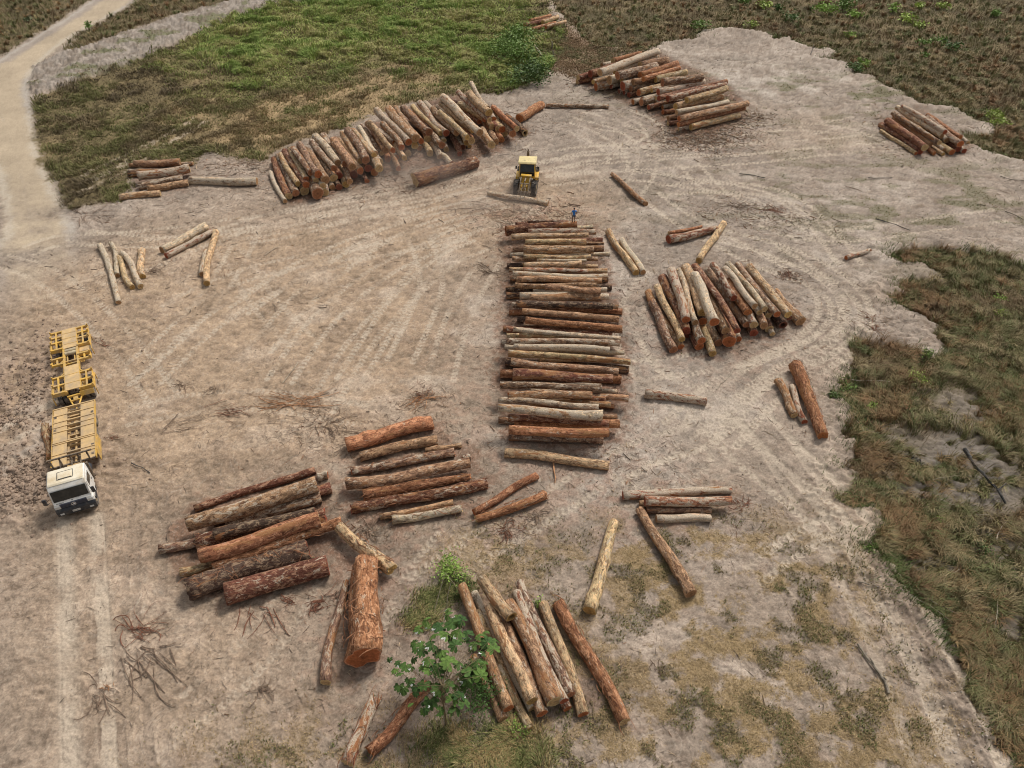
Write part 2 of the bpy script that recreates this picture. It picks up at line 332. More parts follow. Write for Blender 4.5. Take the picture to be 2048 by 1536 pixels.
    M['road'] = M['road'] * np.clip(sstep(0, 1, (np.hypot(x - G(40, 720).x, y - G(40, 720).y) - 5) / 26 + (n2 - .5) * 1.1 + (n3 - .5) * .4), 0, 1)
    colr = mix(colr, roadc, M['road'])
    rim = np.exp(-((M['road_sd'] - .5) / .5) ** 2) * M['road']
    colr = mix(colr, np.repeat(C(.52, .48, .42)[None], len(P), 0), rim * .4)
    # grassland
    straw = np.clip(1.1 * blob(620, 235, 15, 12) + .5 * blob(900, 150, 14, 8) + (n2 - .5) * 1.6 + (n1 - .5), 0, 1)
    fc = mix(np.repeat(C(.150, .118, .062)[None], len(P), 0), np.repeat(C(.31, .225, .125)[None], len(P), 0), straw)
    fc = mix(fc, np.repeat(C(.16, .185, .050)[None], len(P), 0), green)
    fc *= (1 + (n3 - .5) * 1.0 + (n4 - .5) * .5)[:, None]
    colr = mix(colr, fc, field)
    vc = mix(np.repeat(C(.10, .08, .045)[None], len(P), 0), np.repeat(C(.165, .125, .07)[None], len(P), 0), sstep(.4, .65, n2))
    ash = np.clip(blob(1930, 900, 3.5, 2.8) + .8 * blob(1820, 955, 2, 1.5) + .8 * blob(1950, 960, 3, 2) + .8 * blob(1870, 1130, 2, 1) + blob(2020, 1110, 1.5, 1.5) + .7 * blob(2030, 1250, 1.8, 1.8) + .6 * blob(1900, 790, 2.5, 1.5) + .5 * blob(1960, 820, 3, 1.5) + .6 * blob(1850, 640, 1.2, .8) + .5 * blob(1790, 870, 1.5, 1.5) + .5 * blob(1980, 1000, 3, 2), 0, 1) * sstep(.40, .50, n2 * .5 + n3 * .5 + .02)
    vc = mix(vc, np.repeat(C(.20, .175, .155)[None], len(P), 0), ash * .8)
    vc *= (1 + (n3 - .5) * .8)[:, None]
    colr = mix(colr, vc, veg)
    stw = fbm(x * .3, y * .5, 4, 6)
    colr = mix(colr, np.repeat(C(.25, .165, .10)[None], len(P), 0) * (1 + (n3[:, None] - .5) * 1.4), M['straw_tr'] * .8)
    colr = mix(colr, np.repeat(C(.13, .105, .055)[None], len(P), 0), M['straw_tr'] * sstep(.54, .62, stw) * .7)
    bc = C(.29, .25, .212)[None] * (1 + (n3 - .5) * .8 + (n4 - .5) * .6)[:, None]
    bc = mix(bc, np.repeat(C(.13, .14, .06)[None], len(P), 0), sstep(.54, .64, fbm(x * .3, y * .3, 4, 11)) * .7)
    bc = mix(bc, np.repeat(C(.20, .16, .125)[None], len(P), 0), sstep(.52, .6, fbm(x * .9, y * .9, 4, 12)) * .7)
    colr = mix(colr, bc, M['berm'])
    wild = np.clip(np.maximum(field, veg), 0, 1) * (1 - M['road'])
    # relief
    z = (n2 - .5) * .22 + (n3 - .5) * .14 + (n5 - .5) * .11 + (n4 - .5) * .06 + fbm(x * 14, y * 16, 2, 15) * .02 - .01
    z *= (1 - .75 * M['road'])
    z += dirt * (.22 * (n3 - .3) + .14 * np.abs(n4 - .5) + .08)
    z += M['berm'] * (.5 * n2 + 1.0 * np.abs(n3 - .5) + .3 * (n5 - .5) + .1 * (n4 - .5))
    edge = np.maximum(M['veg_r_sd'], M['veg_tr_sd'])
    lip = np.exp(-((edge + 1.2) / 1.0) ** 2) * (1 - veg)
    z += lip * (.26 + .3 * (n3 - .5)) - sstep(-.3, .6, edge) * .22
    z += wild * (n3 - .5) * .35
    colr *= (1 + lip * .10)[:, None]
    # wheel tracks: real ruts, with dust pressed paler or darker in them
    tz = np.zeros(len(P)); tone = np.zeros(len(P))
    tn = .25 + .75 * sstep(.25, .55, fbm(x * .5, y * .5, 3, 7))
    for a, b, s0, wd, to, tread, dep in build_tracks():
        lo = np.minimum(a, b) - wd; hi = np.maximum(a, b) + wd
        r0 = np.searchsorted(Y, lo[1]); r1 = np.searchsorted(Y, hi[1])
        if r1 <= r0: continue
        idx = np.arange(r0 * nc, r1 * nc); idx = idx[(P[idx, 0] > lo[0]) & (P[idx, 0] < hi[0])]
        if len(idx) == 0: continue
        d, tt = seg_dist(P[idx], a, b); L = float(np.hypot(*(b - a)))
        m = sstep(wd * (.62 if tread != 3 else .72), wd * (.38 if tread != 3 else .1), d)
        keep = (m > 0)
        idx, d, tt, m = idx[keep], d[keep], tt[keep], m[keep]
        if len(idx) == 0: continue
        s = s0 + tt * L
        if tread == 3: tr = np.ones(len(idx))
        elif tread: tr = .55 + .45 * np.sign(np.sin(2 * np.pi * (s / .42 + d * 1.6)))
        else: tr = np.ones(len(idx)) * (.8 + .2 * np.sin(s * 2.1))
        val = m * to * tr * (tn[idx] if tread else .6 + .4 * tn[idx])
        cur = tone[idx]; tone[idx] = np.where(np.abs(val) > np.abs(cur), val, cur)
        rimz = np.exp(-((d - wd * .55) / .1) ** 2) * .35
        tz[idx] = np.minimum(tz[idx], -m * dep * tr * .8) + rimz * dep * .3
    tgt = np.where((tone > 0)[:, None], C(.50, .42, .33)[None], C(.13, .10, .08)[None])
    k = np.where(tone > 0, 6.2, 3.4) * np.abs(tone)
    allow = 1 - .85 * np.clip(veg + .35 * field, 0, 1)
    colr = mix(colr, tgt, np.clip(k, 0, .72) * allow)
    z += tz * allow
    fade = sstep(175, 200, y) + sstep(8.5, 6, y)
    z = z * (1 - np.clip(fade, 0, 1))
    colr = np.clip(colr, .015, .75)
    i = np.arange(nr - 1)[:, None] * nc + np.arange(nc - 1)[None, :]
    q = np.stack([i, i + 1, i + nc + 1, i + nc], -1).reshape(-1)
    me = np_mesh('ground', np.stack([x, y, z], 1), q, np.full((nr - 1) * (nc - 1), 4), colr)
    m, n, b = new_mat('earth')
    at = N(n, 'ShaderNodeAttribute'); at.attribute_name = 'Col'; tc = N(n, 'ShaderNodeTexCoord')
    no = N(n, 'ShaderNodeTexNoise'); no.inputs['Scale'].default_value = 9; no.inputs['Detail'].default_value = 8; no.inputs['Roughness'].default_value = .72
    vo = N(n, 'ShaderNodeTexVoronoi'); vo.inputs['Scale'].default_value = 5.5
    n.links.new(tc.outputs['Object'], no.inputs['Vector']); n.links.new(tc.outputs['Object'], vo.inputs['Vector'])
    rp = N(n, 'ShaderNodeMapRange'); rp.inputs[1].default_value = .3; rp.inputs[2].default_value = .7; rp.inputs[3].default_value = .72; rp.inputs[4].default_value = 1.28
    n.links.new(no.outputs[0], rp.inputs[0])
    mx = N(n, 'ShaderNodeMix', data_type='RGBA', blend_type='MULTIPLY'); mx.inputs[0].default_value = 1
    n.links.new(at.outputs['Color'], mx.inputs[6]); n.links.new(rp.outputs[0], mx.inputs[7])
    n.links.new(mx.outputs[2], b.inputs['Base Color']); b.inputs['Roughness'].default_value = .95; b.inputs['Specular IOR Level'].default_value = .15
    ad = N(n, 'ShaderNodeMath', operation='ADD'); ml = N(n, 'ShaderNodeMath', operation='MULTIPLY'); ml.inputs[1].default_value = .35
    n.links.new(vo.outputs['Distance'], ml.inputs[0]); n.links.new(no.outputs[0], ad.inputs[0]); n.links.new(ml.outputs[0], ad.inputs[1])
    bp = N(n, 'ShaderNodeBump'); bp.inputs['Strength'].default_value = .55; bp.inputs['Distance'].default_value = .06
    n.links.new(ad.outputs[0], bp.inputs['Height']); n.links.new(bp.outputs[0], b.inputs['Normal'])
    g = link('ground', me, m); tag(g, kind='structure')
    return {'X': X, 'Y': YY, 'z': z.reshape(nr, nc), 'Yr': Y, 't': t, 'wid': wid, 'veg': veg.reshape(nr, nc), 'field': field.reshape(nr, nc),
            'green': green.reshape(nr, nc), 'straww': straw.reshape(nr, nc), 'moss': np.maximum(np.maximum(moss, upm * .6), M['berm'] * sstep(.54, .64, fbm(x * .3, y * .3, 4, 11))).reshape(nr, nc), 'ash': ash.reshape(nr, nc), 'edge': edge.reshape(nr, nc),
            'road': M['road'].reshape(nr, nc), 'straw': (lowy * sstep(.44, .6, strawn)).reshape(nr, nc), 'n2': n2.reshape(nr, nc), 'stw': M['straw_tr'].reshape(nr, nc), 'tone': tone.reshape(nr, nc), 'berm': M['berm'].reshape(nr, nc)}
GD = build_ground()
def sample(key, x, y):
    """nearest value of a ground field at world x,y (arrays)"""
    x = np.asarray(x, float); y = np.asarray(y, float)
    r = np.clip(np.searchsorted(GD['Yr'], y), 1, len(GD['Yr']) - 1)
    r = np.where(np.abs(GD['Yr'][r] - y) < np.abs(GD['Yr'][r - 1] - y), r, r - 1)
    tt = x / GD['wid'][r]; c = np.clip(np.searchsorted(GD['t'], tt), 0, len(GD['t']) - 1)
    return GD[key][r, c]
def gz(x, y): return float(sample('z', [x], [y])[0])
# ================================================================ LOGS
def bark_material(const=None):
    m, n, b = new_mat('bark')
    L = n.links.new
    tc = N(n, 'ShaderNodeTexCoord'); oi = N(n, 'ShaderNodeObjectInfo'); basec = oi.outputs['Color']
    if const: rgb = N(n, 'ShaderNodeRGB'); rgb.outputs[0].default_value = (*const, 1); basec = rgb.outputs[0]
    ofs = N(n, 'ShaderNodeVectorMath', operation='SCALE'); ofs.inputs[0].default_value = (37, 91, 53); L(oi.outputs['Random'], ofs.inputs['Scale'])
    ad = N(n, 'ShaderNodeVectorMath', operation='ADD'); L(tc.outputs['Object'], ad.inputs[0]); L(ofs.outputs[0], ad.inputs[1])
    def nz(sx, sr, detail, rough, dist=0):
        mp = N(n, 'ShaderNodeMapping'); mp.inputs['Scale'].default_value = (sx, sr, sr); L(ad.outputs[0], mp.inputs[0])
        x = N(n, 'ShaderNodeTexNoise'); x.inputs['Scale'].default_value = 1; x.inputs['Detail'].default_value = detail; x.inputs['Roughness'].default_value = rough; x.inputs['Distortion'].default_value = dist
        L(mp.outputs[0], x.inputs['Vector']); return x.outputs[0]
    def ramp(src, a, c, lo, hi):
        r = N(n, 'ShaderNodeMapRange'); r.inputs[1].default_value = a; r.inputs[2].default_value = c; r.inputs[3].default_value = lo; r.inputs[4].default_value = hi; L(src, r.inputs[0]); return r
    def mixc(a, bb, f, blend='MIX'):
        x = N(n, 'ShaderNodeMix', data_type='RGBA', blend_type=blend)
        if isinstance(f, (int, float)): x.inputs[0].default_value = f
        else: L(f, x.inputs[0])
        for s, v in ((6, a), (7, bb)):
            if isinstance(v, tuple): x.inputs[s].default_value = (*v, 1)
            else: L(v, x.inputs[s])
        return x.outputs[2]
    fib = nz(1.6, 16, 5, .65, .4); pat = nz(1.7, 4.2, 7, .70, .8); pt2 = nz(.55, 2.2, 4, .6, .8); fine = nz(14, 22, 6, .75); big = nz(.45, .8, 3, .5)
    c = mixc(basec, ramp(fib, .28, .72, .45, 1.5).outputs[0], 1.0, 'MULTIPLY')
    c = mixc(c, ramp(big, .35, .65, .8, 1.2).outputs[0], 1.0, 'MULTIPLY')
    # darker and fresher sheets of bark
    pt3 = nz(.9, 2.0, 6, .66, 1.0)
    c = mixc(c, (.06, .033, .023), ramp(pt3, .56, .61, 0, .65).outputs[0])
    c = mixc(c, mixc((.33, .20, .11), (.26, .12, .065), ramp(big, .4, .6, 0, 1).outputs[0]), ramp(nz(1.1, 2.6, 6, .66, .9), .565, .61, 0, .7).outputs[0])
    # blotches of scuffed light bark and wet dark bark that every log carries
    bl = nz(2.3, 4.6, 6, .72, .7); bd = nz(2.8, 5.2, 6, .72, .5)
    lt = mixc(mixc(basec, (2.0, 1.75, 1.5), 1.0, 'MULTIPLY'), (.50, .38, .25), .42)
    c = mixc(c, lt, ramp(bl, .52, .545, 0, .85).outputs[0])
    c = mixc(c, mixc(mixc(basec, (.35, .26, .24), 1.0, 'MULTIPLY'), (.10, .035, .02), .35), ramp(bd, .54, .565, 0, .72).outputs[0])
    # exposed inner wood, orange to ox-blood
    thr = N(n, 'ShaderNodeMath', operation='MULTIPLY_ADD'); thr.inputs[1].default_value = .16; thr.inputs[2].default_value = .50; L(oi.outputs['Random'], thr.inputs[0])
    sub = N(n, 'ShaderNodeMath', operation='SUBTRACT'); L(pt2, sub.inputs[0]); L(thr.outputs[0], sub.inputs[1])
    woodc = mixc((.30, .105, .045), (.40, .24, .11), ramp(fib, .35, .65, 0, 1).outputs[0])
    c = mixc(c, woodc, ramp(sub.outputs[0], 0.0, .05, 0, .85).outputs[0])
    # pale lichen / papery bark, amount from the object colour's alpha
    th2 = N(n, 'ShaderNodeMath', operation='MULTIPLY_ADD'); th2.inputs[1].default_value = -.25; th2.inputs[2].default_value = .69; L(oi.outputs['Alpha'], th2.inputs[0])
    sb2 = N(n, 'ShaderNodeMath', operation='SUBTRACT'); L(pat, sb2.inputs[0]); L(th2.outputs[0], sb2.inputs[1])
    c = mixc(c, mixc((.46, .365, .26), (.57, .50, .40), ramp(fine, .4, .6, 0, 1).outputs[0]), ramp(sb2.outputs[0], 0, .035, 0, .85).outputs[0])
    # dark moist cracks and scuffs
    crk = nz(2.2, 26, 6, .7, 1.2)
    c = mixc(c, (.035, .022, .016), ramp(crk, .56, .72, 0, .75).outputs[0])
    c = mixc(c, ramp(fine, .25, .75, .6, 1.4).outputs[0], 1.0, 'MULTIPLY')
    L(c, b.inputs['Base Color']); b.inputs['Roughness'].default_value = .88; b.inputs['Specular IOR Level'].default_value = .2
    s1 = N(n, 'ShaderNodeMath', operation='ADD'); L(fib, s1.inputs[0]); L(crk, s1.inputs[1])
    s2 = N(n, 'ShaderNodeMath', operation='ADD'); L(s1.outputs[0], s2.inputs[0]); L(fine, s2.inputs[1])
    bp = N(n, 'ShaderNodeBump'); bp.inputs['Strength'].default_value = .7; bp.inputs['Distance'].default_value = .05
    L(s2.outputs[0], bp.inputs['Height']); L(bp.outputs[0], b.inputs['Normal'])
    return m
def cut_material():
    m, n, b = new_mat('sawn_wood'); L = n.links.new
    at = N(n, 'ShaderNodeAttribute'); at.attribute_name = 'Col'; tc = N(n, 'ShaderNodeTexCoord'); oi = N(n, 'ShaderNodeObjectInfo')
    no = N(n, 'ShaderNodeTexNoise'); no.inputs['Scale'].default_value = 9; no.inputs['Detail'].default_value = 6; L(tc.outputs['Object'], no.inputs['Vector'])
    rp = N(n, 'ShaderNodeMapRange'); rp.inputs[1].default_value = .3; rp.inputs[2].default_value = .7; rp.inputs[3].default_value = .7; rp.inputs[4].default_value = 1.3; L(no.outputs[0], rp.inputs[0])
    mx = N(n, 'ShaderNodeMix', data_type='RGBA', blend_type='MULTIPLY'); mx.inputs[0].default_value = 1; L(at.outputs['Color'], mx.inputs[6]); L(oi.outputs['Color'], mx.inputs[7])
    m2 = N(n, 'ShaderNodeMix', data_type='RGBA', blend_type='MULTIPLY'); m2.inputs[0].default_value = 1; L(mx.outputs[2], m2.inputs[6]); L(rp.outputs[0], m2.inputs[7])
    L(m2.outputs[2], b.inputs['Base Color']); b.inputs['Roughness'].default_value = .85; b.inputs['Specular IOR Level'].default_value = .2
    return m
BARK, CUT = bark_material(), cut_material()
# colour code: bark albedo, paleness of the patches, cut face albedo, word for the label
KIND = {
 'g': ((.195, .118, .080), .62, (.34, .15, .075), 'grey-brown'), 'r': ((.165, .066, .042), .42, (.24, .065, .035), 'dark red-brown'),
 'o': ((.34, .150, .075), .32, (.42, .16, .06), 'orange-brown'), 'p': ((.48, .39, .28), .85, (.38, .22, .11), 'pale whitish'),
 'y': ((.45, .325, .19), .50, (.44, .27, .10), 'yellowish tan'), 'd': ((.078, .050, .037), .25, (.19, .07, .04), 'blackish'),
 'w': ((.25, .10, .06), .88, (.28, .08, .04), 'red-white mottled'), 't': ((.31, .185, .11), .50, (.36, .20, .10), 'mid-brown'),
}
ORD = 'first second third fourth fifth sixth seventh eighth ninth tenth eleventh twelfth thirteenth fourteenth fifteenth sixteenth seventeenth eighteenth nineteenth twentieth'.split()
LR = np.random.RandomState(11)
def log_parts(L, r0, r1, bend, rough, hollow, kcut, lump, seed):
    """bark tube along X with two sawn faces; returns three meshes"""
    rs = np.random.RandomState(seed)
    seg = 18; rings = max(8, int(L / .38))
    u = np.linspace(0, 1, rings); th = np.linspace(0, 2 * np.pi, seg, endpoint=False)
    x = (u - .5) * L
    r = (r0 + (r1 - r0) * u)
    r = r * (1 + .10 * np.exp(-u * 14) * rs.rand())
    cyv = bend[0] * np.sin(np.pi * u) + bend[2] * np.sin(2 * np.pi * u); czv = bend[1] * np.sin(np.pi * u)
    ph = rs.rand() * 50
    T, X = np.meshgrid(th, x)
    nz = fbm((np.cos(T) + 3) * 1.3 + ph, X * .9 + (np.sin(T) + 2) * 1.3 + ph, 3, seed % 9) - .5
    nf = fbm(T * 2.6 + ph, X * 2.4, 2, (seed + 3) % 9) - .5
    lobes = sum(a * (2.2 if rough > .3 and r0 > .6 else 1) * np.cos(k * T + p + X * tw) for k, a, p, tw in [(2, .035 + .03 * rs.rand(), rs.rand() * 6, .1), (3, .03, rs.rand() * 6, .12), (5, .02 * (1 + rough * 2), rs.rand() * 6, .05)])
    RR = r[:, None] * (1 + nz * (.26 + rough * .3) + nf * (.09 + rough * .25) + lobes)
    for _ in range(lump):
        ux, ut = rs.uniform(-.4, .4) * L, rs.rand() * 6.28
        dd = ((X - ux) / .22) ** 2 + ((np.angle(np.exp(1j * (T - ut)))) / .5) ** 2
        RR = RR + r[:, None] * .28 * np.exp(-dd)
    jag = rough * .25 * (rs.rand(2, seg) - .5)
    XX = X.copy(); XX[0] += jag[0]; XX[-1] += jag[1]
    Yv = RR * np.cos(T) + cyv[:, None]; Zv = RR * np.sin(T) + czv[:, None]
    V = np.stack([XX, Yv, Zv], -1)
    lipA = V[0].copy(); lipB = V[-1].copy()
    for lp, c in ((lipA, (cyv[0], czv[0])), (lipB, (cyv[-1], czv[-1]))):
        lp[:, 1] = (lp[:, 1] - c[0]) * .93 + c[0]; lp[:, 2] = (lp[:, 2] - c[1]) * .93 + c[1]
    V = np.concatenate([lipA[None], V, lipB[None]], 0)
    nr = rings + 2
    i = (np.arange(nr - 1)[:, None] * seg + np.arange(seg)[None]); j = (np.arange(nr - 1)[:, None] * seg + (np.arange(seg)[None] + 1) % seg)
    q = np.stack([i, j, j + seg, i + seg], -1).reshape(-1)
    bark = np_mesh('bark', V.reshape(-1, 3), q, np.full((nr - 1) * seg, 4))
    caps = []
    for e, (ringv, c, sgn) in enumerate(((V[1], (cyv[0], czv[0]), -1), (V[-2], (cyv[-1], czv[-1]), 1))):
        rr = [.955, .86, .55, .28, .10]; vs_ = []; cs = []
        base = np.array(kcut)
        rim = np.minimum(base * 1.5 + .10, .6)
        tone = [rim, base * 1.1, base * .85, base * .95, base * .6]
        if hollow: tone = [rim, base * .9, base * .5, (.02, .015, .012), (.012, .01, .008)]
        for k, f in enumerate(rr):
            w = ringv.copy(); w[:, 1] = (w[:, 1] - c[0]) * f + c[0]; w[:, 2] = (w[:, 2] - c[1]) * f + c[1]
            w[:, 0] = ringv[:, 0] * (f if rough else 1) + (0 if not rough else ringv[:, 0].mean() * (1 - f)) + sgn * .004
            if hollow and k >= 3: w[:, 0] -= sgn * (.35 if k == 3 else .6)
            vs_.append(w); cs += [tone[k]] * seg
        ctr = vs_[-1].mean(0); Vc = np.concatenate(vs_ + [ctr[None]], 0); cs.append(tone[-1])
        fc = []; lt = []
        for k in range(len(rr) - 1):
            for s in range(seg):
                a, b2 = k * seg + s, k * seg + (s + 1) % seg
                fc += ([a, b2, b2 + seg, a + seg] if sgn > 0 else [a, a + seg, b2 + seg, b2]); lt.append(4)
        k = (len(rr) - 1) * seg
        for s in range(seg):
            a, b2 = k + s, k + (s + 1) % seg
            fc += ([a, b2, len(Vc) - 1] if sgn > 0 else [b2, a, len(Vc) - 1]); lt.append(3)
        caps.append(np_mesh('cut_end', Vc, fc, lt, np.array(cs), smooth=False))
    return bark, caps, RR
def strip_mesh(paths, width, seed, thick=.012):
    """thin curled strips of bark, all of one part, each a bent tapering ribbon with thickness"""
    rs = np.random.RandomState(seed); V = []; F = []
    for pth in paths:
        pts = np.array(pth, float); n = len(pts); w0 = width * rs.uniform(.5, 1.3); base = len(V)
        for i, p in enumerate(pts):
            a = pts[max(0, i - 1)]; b = pts[min(n - 1, i + 1)]; t = b - a; t /= max(1e-6, np.linalg.norm(t))
            sd_ = np.cross(t, (0, 0, 1)); sd_ /= max(1e-6, np.linalg.norm(sd_)); ww = w0 * (.35 + .65 * math.sin(math.pi * (.08 + .84 * i / (n - 1))))
            V += [p - sd_ * ww / 2, p + sd_ * ww / 2 + np.array([0, 0, thick * .8]), p + np.array([0, 0, thick + ww * .25])]
        for i in range(n - 1):
            o = base + i * 3
            for k in range(3): F.append((o + k, o + (k + 1) % 3, o + 3 + (k + 1) % 3, o + 3 + k))
        F.append((base, base + 1, base + 2)); e = base + (n - 1) * 3; F.append((e + 2, e + 1, e))
    me = bpy.data.meshes.new('strips'); me.from_pydata([tuple(v) for v in V], [], F); me.update(); return me

def segseg(p1, q1, p2, q2):
    d1 = q1 - p1; d2 = q2 - p2; r = p1 - p2
    a = d1 @ d1; e = d2 @ d2; f = d2 @ r; c = d1 @ r; b = d1 @ d2; den = a * e - b * b
    s = min(1, max(0, (b * f - c * e) / den)) if den > 1e-9 else 0.
    t = (b * s + f) / e
    if t < 0: t = 0.; s = min(1, max(0, -c / a))
    elif t > 1: t = 1.; s = min(1, max(0, (b - c) / a))
    v = p1 + d1 * s - p2 - d2 * t
    return math.sqrt(v @ v)
ZOOM = {'A1': (220, 280, 5.12), 'A2': (500, 150, 5.6875), 'A3': (760, 150, 6.0235), 'A4': (1020, 20, 6.143), 'A5': (1280, 80, 7.68), 'A6': (1720, 180, 7.877),
        'A7': (960, 280, 6.0235), 'B1': (980, 430, 6.4), 'B2': (980, 650, 6.143), 'B3': (1270, 420, 4.8), 'B4': (1520, 700, 7.68), 'B5': (660, 820, 4.452),
        'B6': (300, 920, 3.938), 'B7': (1150, 940, 5.12), 'B8': (620, 1110, 3.605), 'C3': (760, 1100, 3.84), 'C2': (60, 780, 5.689), 'P': (0, 0, 1)}
# each row: x1 y1 x2 y2 diameter(s) kind tier [flags]; flags: h hollow, f frayed with loose strips, b bent, k knobbly, i short for "end only" rows (x y diameter kind tier)
PILES = []
def pile(name, phrase, group, zoom, rows, back=None, key=(1, 0), step=.5): PILES.append(dict(name=name, phrase=phrase, group=group, zoom=zoom, rows=rows, back=back, key=key, step=step))
LD = {}
LD['S'] = """A1 200 258 850 240 38 t 0
A1 190 350 700 330 60 d 0
A1 250 243 715 222 66 t 1
A1 285 372 815 290 90 w 1
A1 290 478 745 385 66 g 0
A1 385 498 800 440 62 t 0"""
LD['S1'] = "A1 100 590 515 545 62 y 0 b"
LD['S2'] = "A1 820 415 1505 420 74 p 0 b"
LD['W'] = """P 200 490 237 605 10 p 0
P 222 487 235 551 10 p 0 b
P 238 516 265 575 11 y 0 b
P 244 507 281 573 12 p 0 b
P 283 500 285 553 12 y 0 b"""
LD['V'] = """A1 530 1130 985 880 78 p 0
A1 575 1188 1040 942 62 w 0
A1 945 1375 985 1140 60 p 0
A1 990 1470 1085 940 64 y 0"""
LD['L'] = """A2 400 1435 235 1110 50 p 0
A2 442 1380 275 960 76 r 0
A2 520 1345 320 930 80 g 0
A2 620 1320 470 960 100 d 0
A2 735 1265 570 920 62 r 0
A2 770 1350 600 1000 125 g 0
A2 850 1335 720 1000 95 o 0
A2 940 1278 790 950 66 t 0
A2 1015 1275 860 950 76 d 0
A2 1090 1245 930 900 80 y 0
A2 1180 1135 1010 800 90 r 0
A2 1330 1205 1170 900 52 r 0
A2 1420 1105 1250 800 90 o 0
A2 1570 958 1410 640 75 o 0
A2 1655 945 1490 640 80 o 0
A2 1690 1065 1540 780 60 t 0
A2 1700 885 1540 600 45 p 0
A2 640 1250 395 870 76 r 1
A2 545 1238 350 905 58 y 1
A2 640 1183 460 845 66 y 1
A2 750 1200 600 880 66 y 1
A2 830 1262 690 980 74 p 1
A2 860 1195 640 860 90 t 1
A2 950 1172 760 840 88 d 1
A2 1012 1145 830 800 80 r 1
A2 955 1062 700 760 72 g 1
A2 1135 1212 1070 1080 66 t 1
A2 1255 1092 1000 750 78 t 1
A2 1345 1062 1120 720 84 r 1
A2 1405 955 1180 640 66 r 1
A2 1470 1065 1290 780 84 y 1
A2 1482 992 1310 700 70 y 1
A2 1500 890 1270 580 56 g 1
A2 1650 775 1450 640 78 o 1
A2 1725 825 1510 560 72 g 1
A2 1758 945 1600 640 60 y 1
A2 690 1112 490 838 70 g 2
A2 775 1130 570 800 86 g 2
A2 1000 1000 740 700 82 p 2
A2 1085 1010 835 690 76 g 2
A2 1165 1045 955 740 88 t 2
A2 1260 975 1055 665 74 y 2
A2 1315 970 1110 630 88 g 2
A2 1430 895 1240 595 62 p 2
A2 1410 910 1175 630 62 y 2
A2 1545 858 1335 550 66 t 2
A2 1625 858 1360 540 62 y 2
A2 1805 765 1440 400 76 p 2
A3 590 852 440 560 56 p 0
A3 670 862 520 580 66 t 0
A3 800 900 660 620 66 o 0
A3 720 985 600 760 66 p 0
A3 605 945 520 800 80 y 0
A3 480 885 330 600 62 o 0
A3 340 950 220 700 80 o 0
A3 240 922 110 640 56 y 0
A3 940 870 760 560 76 g 0
A3 1000 870 850 580 62 d 0
A3 960 950 840 700 60 r 0
A3 1080 860 930 580 52 y 0
A3 1265 780 1120 520 58 o 0
A3 1400 805 1240 540 80 t 0
A3 1465 780 1310 520 72 o 0
A3 1500 712 1340 470 72 r 0
A3 1750 700 1520 500 78 d 0 h
A3 870 1070 750 960 66 p 0
A3 420 850 260 560 86 y 1
A3 495 795 190 400 68 t 1
A3 575 772 400 470 82 o 1
A3 745 845 620 720 88 g 1
A3 770 790 620 520 60 t 1
A3 1045 815 880 540 72 y 1
A3 1100 790 930 520 92 o 1
A3 1345 842 1230 660 92 y 1 k
A3 1350 628 1180 400 70 y 1
A3 1420 645 1250 420 72 r 1
A3 1370 530 1200 300 62 o 1
A3 930 695 545 345 76 d 1
A3 1040 650 700 385 72 r 1
A3 1200 560 890 335 66 r 1
A3 1475 655 1330 440 84 y 1
A3 1600 708 1400 430 86 g 1
A3 430 765 105 410 98 t 2
A3 590 690 280 400 88 g 2
A3 735 705 395 375 60 y 2
A3 800 700 480 340 78 w 2 b
A3 920 695 640 405 74 t 2
A3 1050 752 720 450 66 y 2
A3 1120 665 735 340 72 y 2
A3 1262 530 955 350 68 y 2
A3 1320 540 940 205 62 w 2
A3 1650 645 1365 390 68 o 2
A3 1205 695 760 265 88 p 3
A3 1312 455 1075 220 86 y 3
A3 1300 400 1098 95 52 p 3"""
LD['X1'] = "A3 1680 525 1945 360 100 o 0"
LD['X2'] = "A3 420 1270 1160 1040 150,115 r 0 f"
LD['X3'] = "A4 440 1168 1210 1188 50 g 0"
